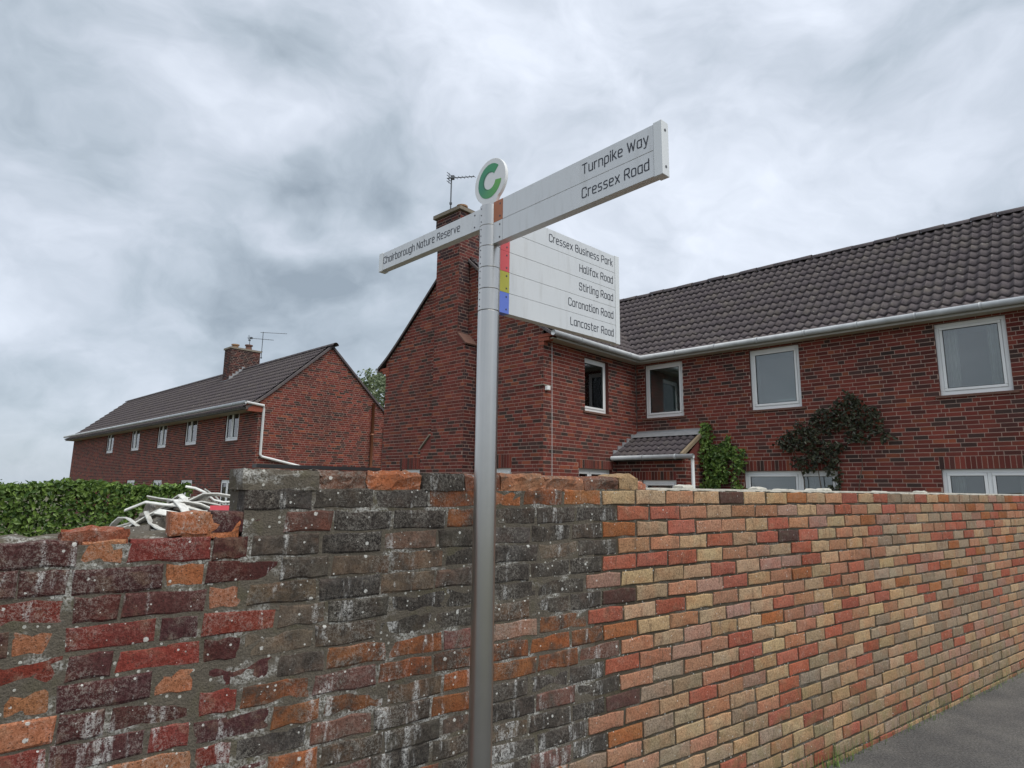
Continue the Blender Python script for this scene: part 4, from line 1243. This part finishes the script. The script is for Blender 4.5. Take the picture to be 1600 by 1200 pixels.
def shp1(x, z):
    edge = 2.56 + .10 * math.sin(z * 9) + .16 * mnoise.noise(Vector((z * 6, 1, 0))) - max(0, z - 2.5) * .8
    if not 1.72 + max(0, 2.6 - z) * .0 < x < edge: return 0
    top = 2.72 + .14 * math.sin(x * 11 + 1) + .2 * mnoise.noise(Vector((x * 7, 0, 3))) + (.30 if x < 1.93 else 0)
    return .0 if z > top else .10 + .22 * min(1, max(0, (top - z) * 1.3))
creeper('climbing_plant', 'leafy green creeper on the house wall beside the porch', (2.15, VI - .012, 0), (1.72, 2.75, .3, 3.08, shp1), 2600, .095, M['leaf'], 3, 7)
def shp2(x, z):
    c = (x - 4.28) / .98; q = (z - 2.70 - .25 * math.sin(x * 3)) / .50
    d = c * c + q * q + .75 * mnoise.noise(Vector((x * 3.1, z * 3.1, 0))) + .3 * mnoise.noise(Vector((x * 9, z * 9, 4)))
    return .16 if d < 1 else (.1 if abs(x - 4.3) < .13 and .1 < z < 2.6 else 0)
creeper('climbing_plant', 'dark withered creeper clinging between the house windows at right', (4.3, VI - .012, 0), (3.1, 5.5, .1, 3.6, shp2), 2000, .085, M['darkleaf'], 5, 6)


def tree(label, base, trunk_h, cz, rx, rz, n, size, lm, seed):
    root = empty('broadleaf_tree', base); tag(root, label, 'tree', 'trees beyond the houses')
    r = random.Random(seed); b_ = MB()
    b_.tube([(0, 0, -.1), (.05, 0, trunk_h * .5), (0, .05, trunk_h)], [.22, .17, .13], 9)
    cl = []
    for k in range(26):
        an, u = r.uniform(0, 6.283), r.uniform(-.75, 1); rr = math.sqrt(max(0, 1 - u * u)) * r.uniform(.45, .95)
        c_ = Vector((math.cos(an) * rr * rx, math.sin(an) * rr * rx, cz + u * rz * .9)); cl.append(c_)
        b_.tube([(0, 0, trunk_h * r.uniform(.6, 1)), tuple(c_ * .5 + Vector((0, 0, trunk_h * .5))), tuple(c_)], [.09, .05, .015], 5)
    b_.build('trunk', M['bark'], root)
    P = []
    for k in range(n):
        c_ = r.choice(cl); d = Vector((r.gauss(0, 1), r.gauss(0, 1), r.gauss(0, .8)))
        P.append((c_ + d * rx * .17, d.normalized() if d.length else Vector((0, 0, 1))))
    b_ = MB(); leaves(b_, P, size, seed, 1.5, .4); b_.build('crown', lm, root, kind='stuff')
    return root


tree('pale green tree showing between the two brick houses', (-7.4, 34, -.01), 3.0, 5.3, 2.2, 2.6, 5200, .22, M['treeleaf'], 4)

hedge = empty('hedge', (-11.5, 15.5, -.01), R(20)); tag(hedge, 'clipped green hedge in front of the left house', 'hedge')
b_ = MB(); hr = random.Random(8); P = []
for i in range(17000):
    x = hr.uniform(-5.5, 3.2); f_ = hr.choice('ftk'); top = 1.55 + .06 * math.sin(x * 2.1)
    P.append(((x, -.4 + hr.gauss(0, .05), hr.uniform(.05, top)), (0, -1, .2)) if f_ == 'f' else ((x, hr.uniform(-.4, .4), top + hr.gauss(0, .05)), (0, 0, 1)) if f_ == 't' else ((x, .4, hr.uniform(.05, top)), (0, 1, .2)))
leaves(b_, P, .13, 8); b_.build('foliage', M['leaf'], hedge, kind='stuff')
b_ = MB()
for i in range(22): b_.tube([(-5.4 + i * .4, 0, -.05), (-5.4 + i * .4 + hr.uniform(-.1, .1), 0, .8), (-5.4 + i * .4 + hr.uniform(-.2, .2), hr.uniform(-.2, .2), 1.4)], [.03, .02, .008], 5)
b_.build('stem', M['bark'], hedge)

# ------------------------------------------------------------------ builders' rubble behind the low wall
M['rubble'] = wall_mortar('grey rubble', (.07, .062, .055), (.26, .235, .20), .4)
M['strip'] = simple('dirty white plastic', (.60, .60, .56), .5, .3, 30)
HX, HY = -1.78, 3.5
def heap_z(x, y):
    d = math.hypot((x - HX) / 1.15, (y - HY) / 1.0)
    return 1.47 * max(0.0, 1 - d ** 2.2) + .07 * mnoise.noise(Vector((x * 3, y * 3, 2))) + .03 * mnoise.noise(Vector((x * 11, y * 11, 5)))
b_ = MB(); n = 44
for j_ in range(n + 1):
    for i_ in range(n + 1):
        x, y = HX - 1.5 + 3.0 * i_ / n, HY - 1.2 + 2.4 * j_ / n; b_.v.append((x, y, max(-.03, heap_z(x, y))))
for j_ in range(n):
    for i_ in range(n):
        a = j_ * (n + 1) + i_; b_.f.append((a, a + 1, a + n + 2, a + n + 1)); b_.c.append(None)
hr = random.Random(12)
for i in range(170):                                       # brick ends and lumps lying on it
    x, y = HX + hr.gauss(0, .55), HY + hr.gauss(0, .45); z = max(0, heap_z(x, y)); L, w_, h_ = hr.uniform(.04, .17), hr.uniform(.04, .10), hr.uniform(.03, .07)
    q = Matrix.Translation((x, y, z)) @ Matrix.Rotation(hr.uniform(0, 6), 4, 'Z') @ Matrix.Rotation(hr.uniform(-.6, .6), 4, 'X') @ Matrix.Rotation(hr.uniform(-.5, .5), 4, 'Y')
    k = len(b_.v); b_.box(-L / 2, L / 2, -w_ / 2, w_ / 2, -h_ / 2, h_ / 2)
    b_.v[k:] = [tuple(q @ Vector([c * hr.uniform(.8, 1.15) for c in p])) for p in b_.v[k:]]
o_ = b_.build('rubble_heap', M['rubble'], kind='stuff'); tag(o_, 'heap of grey rubble behind the broken low wall', 'rubble')
for i in range(16):
    b_ = MB(); L = hr.uniform(.3, .85); w_ = hr.uniform(.018, .05); n = 9; az = hr.uniform(-.5, .5); bow = hr.uniform(-.12, .12)
    cx, cy = HX + hr.uniform(-.15, .42), HY + hr.uniform(-.40, .15); ht = hr.uniform(.02, .075)
    D_ = Vector((math.cos(az), math.sin(az), 0)); N_ = Vector((-D_.y, D_.x, 0)); tw = hr.uniform(-.5, .5)
    for k in range(n + 1):
        u = k / n - .5; c_ = Vector((cx, cy, 0)) + D_ * u * L + N_ * bow * (1 - 4 * u * u)
        z = max(heap_z(c_.x, c_.y), 1.30) + ht + .03 * math.sin(k * .9 + i)
        for sg in (-1, 1): b_.v.append((c_.x + N_.x * sg * w_ / 2, c_.y + N_.y * sg * w_ / 2, z + sg * w_ * .5 * tw))
    for k in range(n): b_.f.append((2 * k, 2 * k + 1, 2 * k + 3, 2 * k + 2)); b_.c.append(None)
    o_ = b_.build('plastic_strip', M['strip']); md = o_.modifiers.new('thick', 'SOLIDIFY'); md.thickness = .006
    tag(o_, 'curved white plastic strip lying tangled on the rubble heap', 'plastic strip', 'white plastic strips on the rubble heap')
M['boxred'] = simple('faded red plastic', (.40, .018, .028), .45, .2, 14, .15)
o_ = empty('red_box', (-1.40, 3.16, 1.36), R(24)); tag(o_, 'small red box half buried in the rubble heap', 'box')
b_ = MB(); b_.box(-.085, .085, -.06, .06, 0, .085); bevel(b_.build('body', M['boxred'], o_), .006)
b_ = MB(); b_.v += [(-.09, -.066, .087), (.09, -.066, .087), (.09, .064, .13), (-.09, .064, .13), (-.09, -.066, .098), (.09, -.066, .098), (.09, .064, .141), (-.09, .064, .141)]
b_.f += [(3, 2, 1, 0), (4, 5, 6, 7), (0, 1, 5, 4), (1, 2, 6, 5), (2, 3, 7, 6), (3, 0, 4, 7)]; b_.c += [None] * 6
b_.build('lid', M['boxred'], o_)
# tufts of grass along the foot of the wall
b_ = MB(); gr = random.Random(3)
for i in range(240):
    x = gr.uniform(2.2, 8) if i > 60 else gr.uniform(3.3, 4.2); h_ = gr.uniform(.04, .16); c = gr.random()
    p = WP0 + wd * x + wn * gr.uniform(.006, .05); q = Vector((gr.uniform(-.04, .04), gr.uniform(-.04, .04), h_)); s_ = wd * .004
    b_.poly([p - s_, p + s_, p + q], (c, c, c))
o_ = b_.build('grass_tufts', M['leaf'], kind='stuff'); tag(o_, 'tufts of grass along the foot of the tan wall', 'grass')
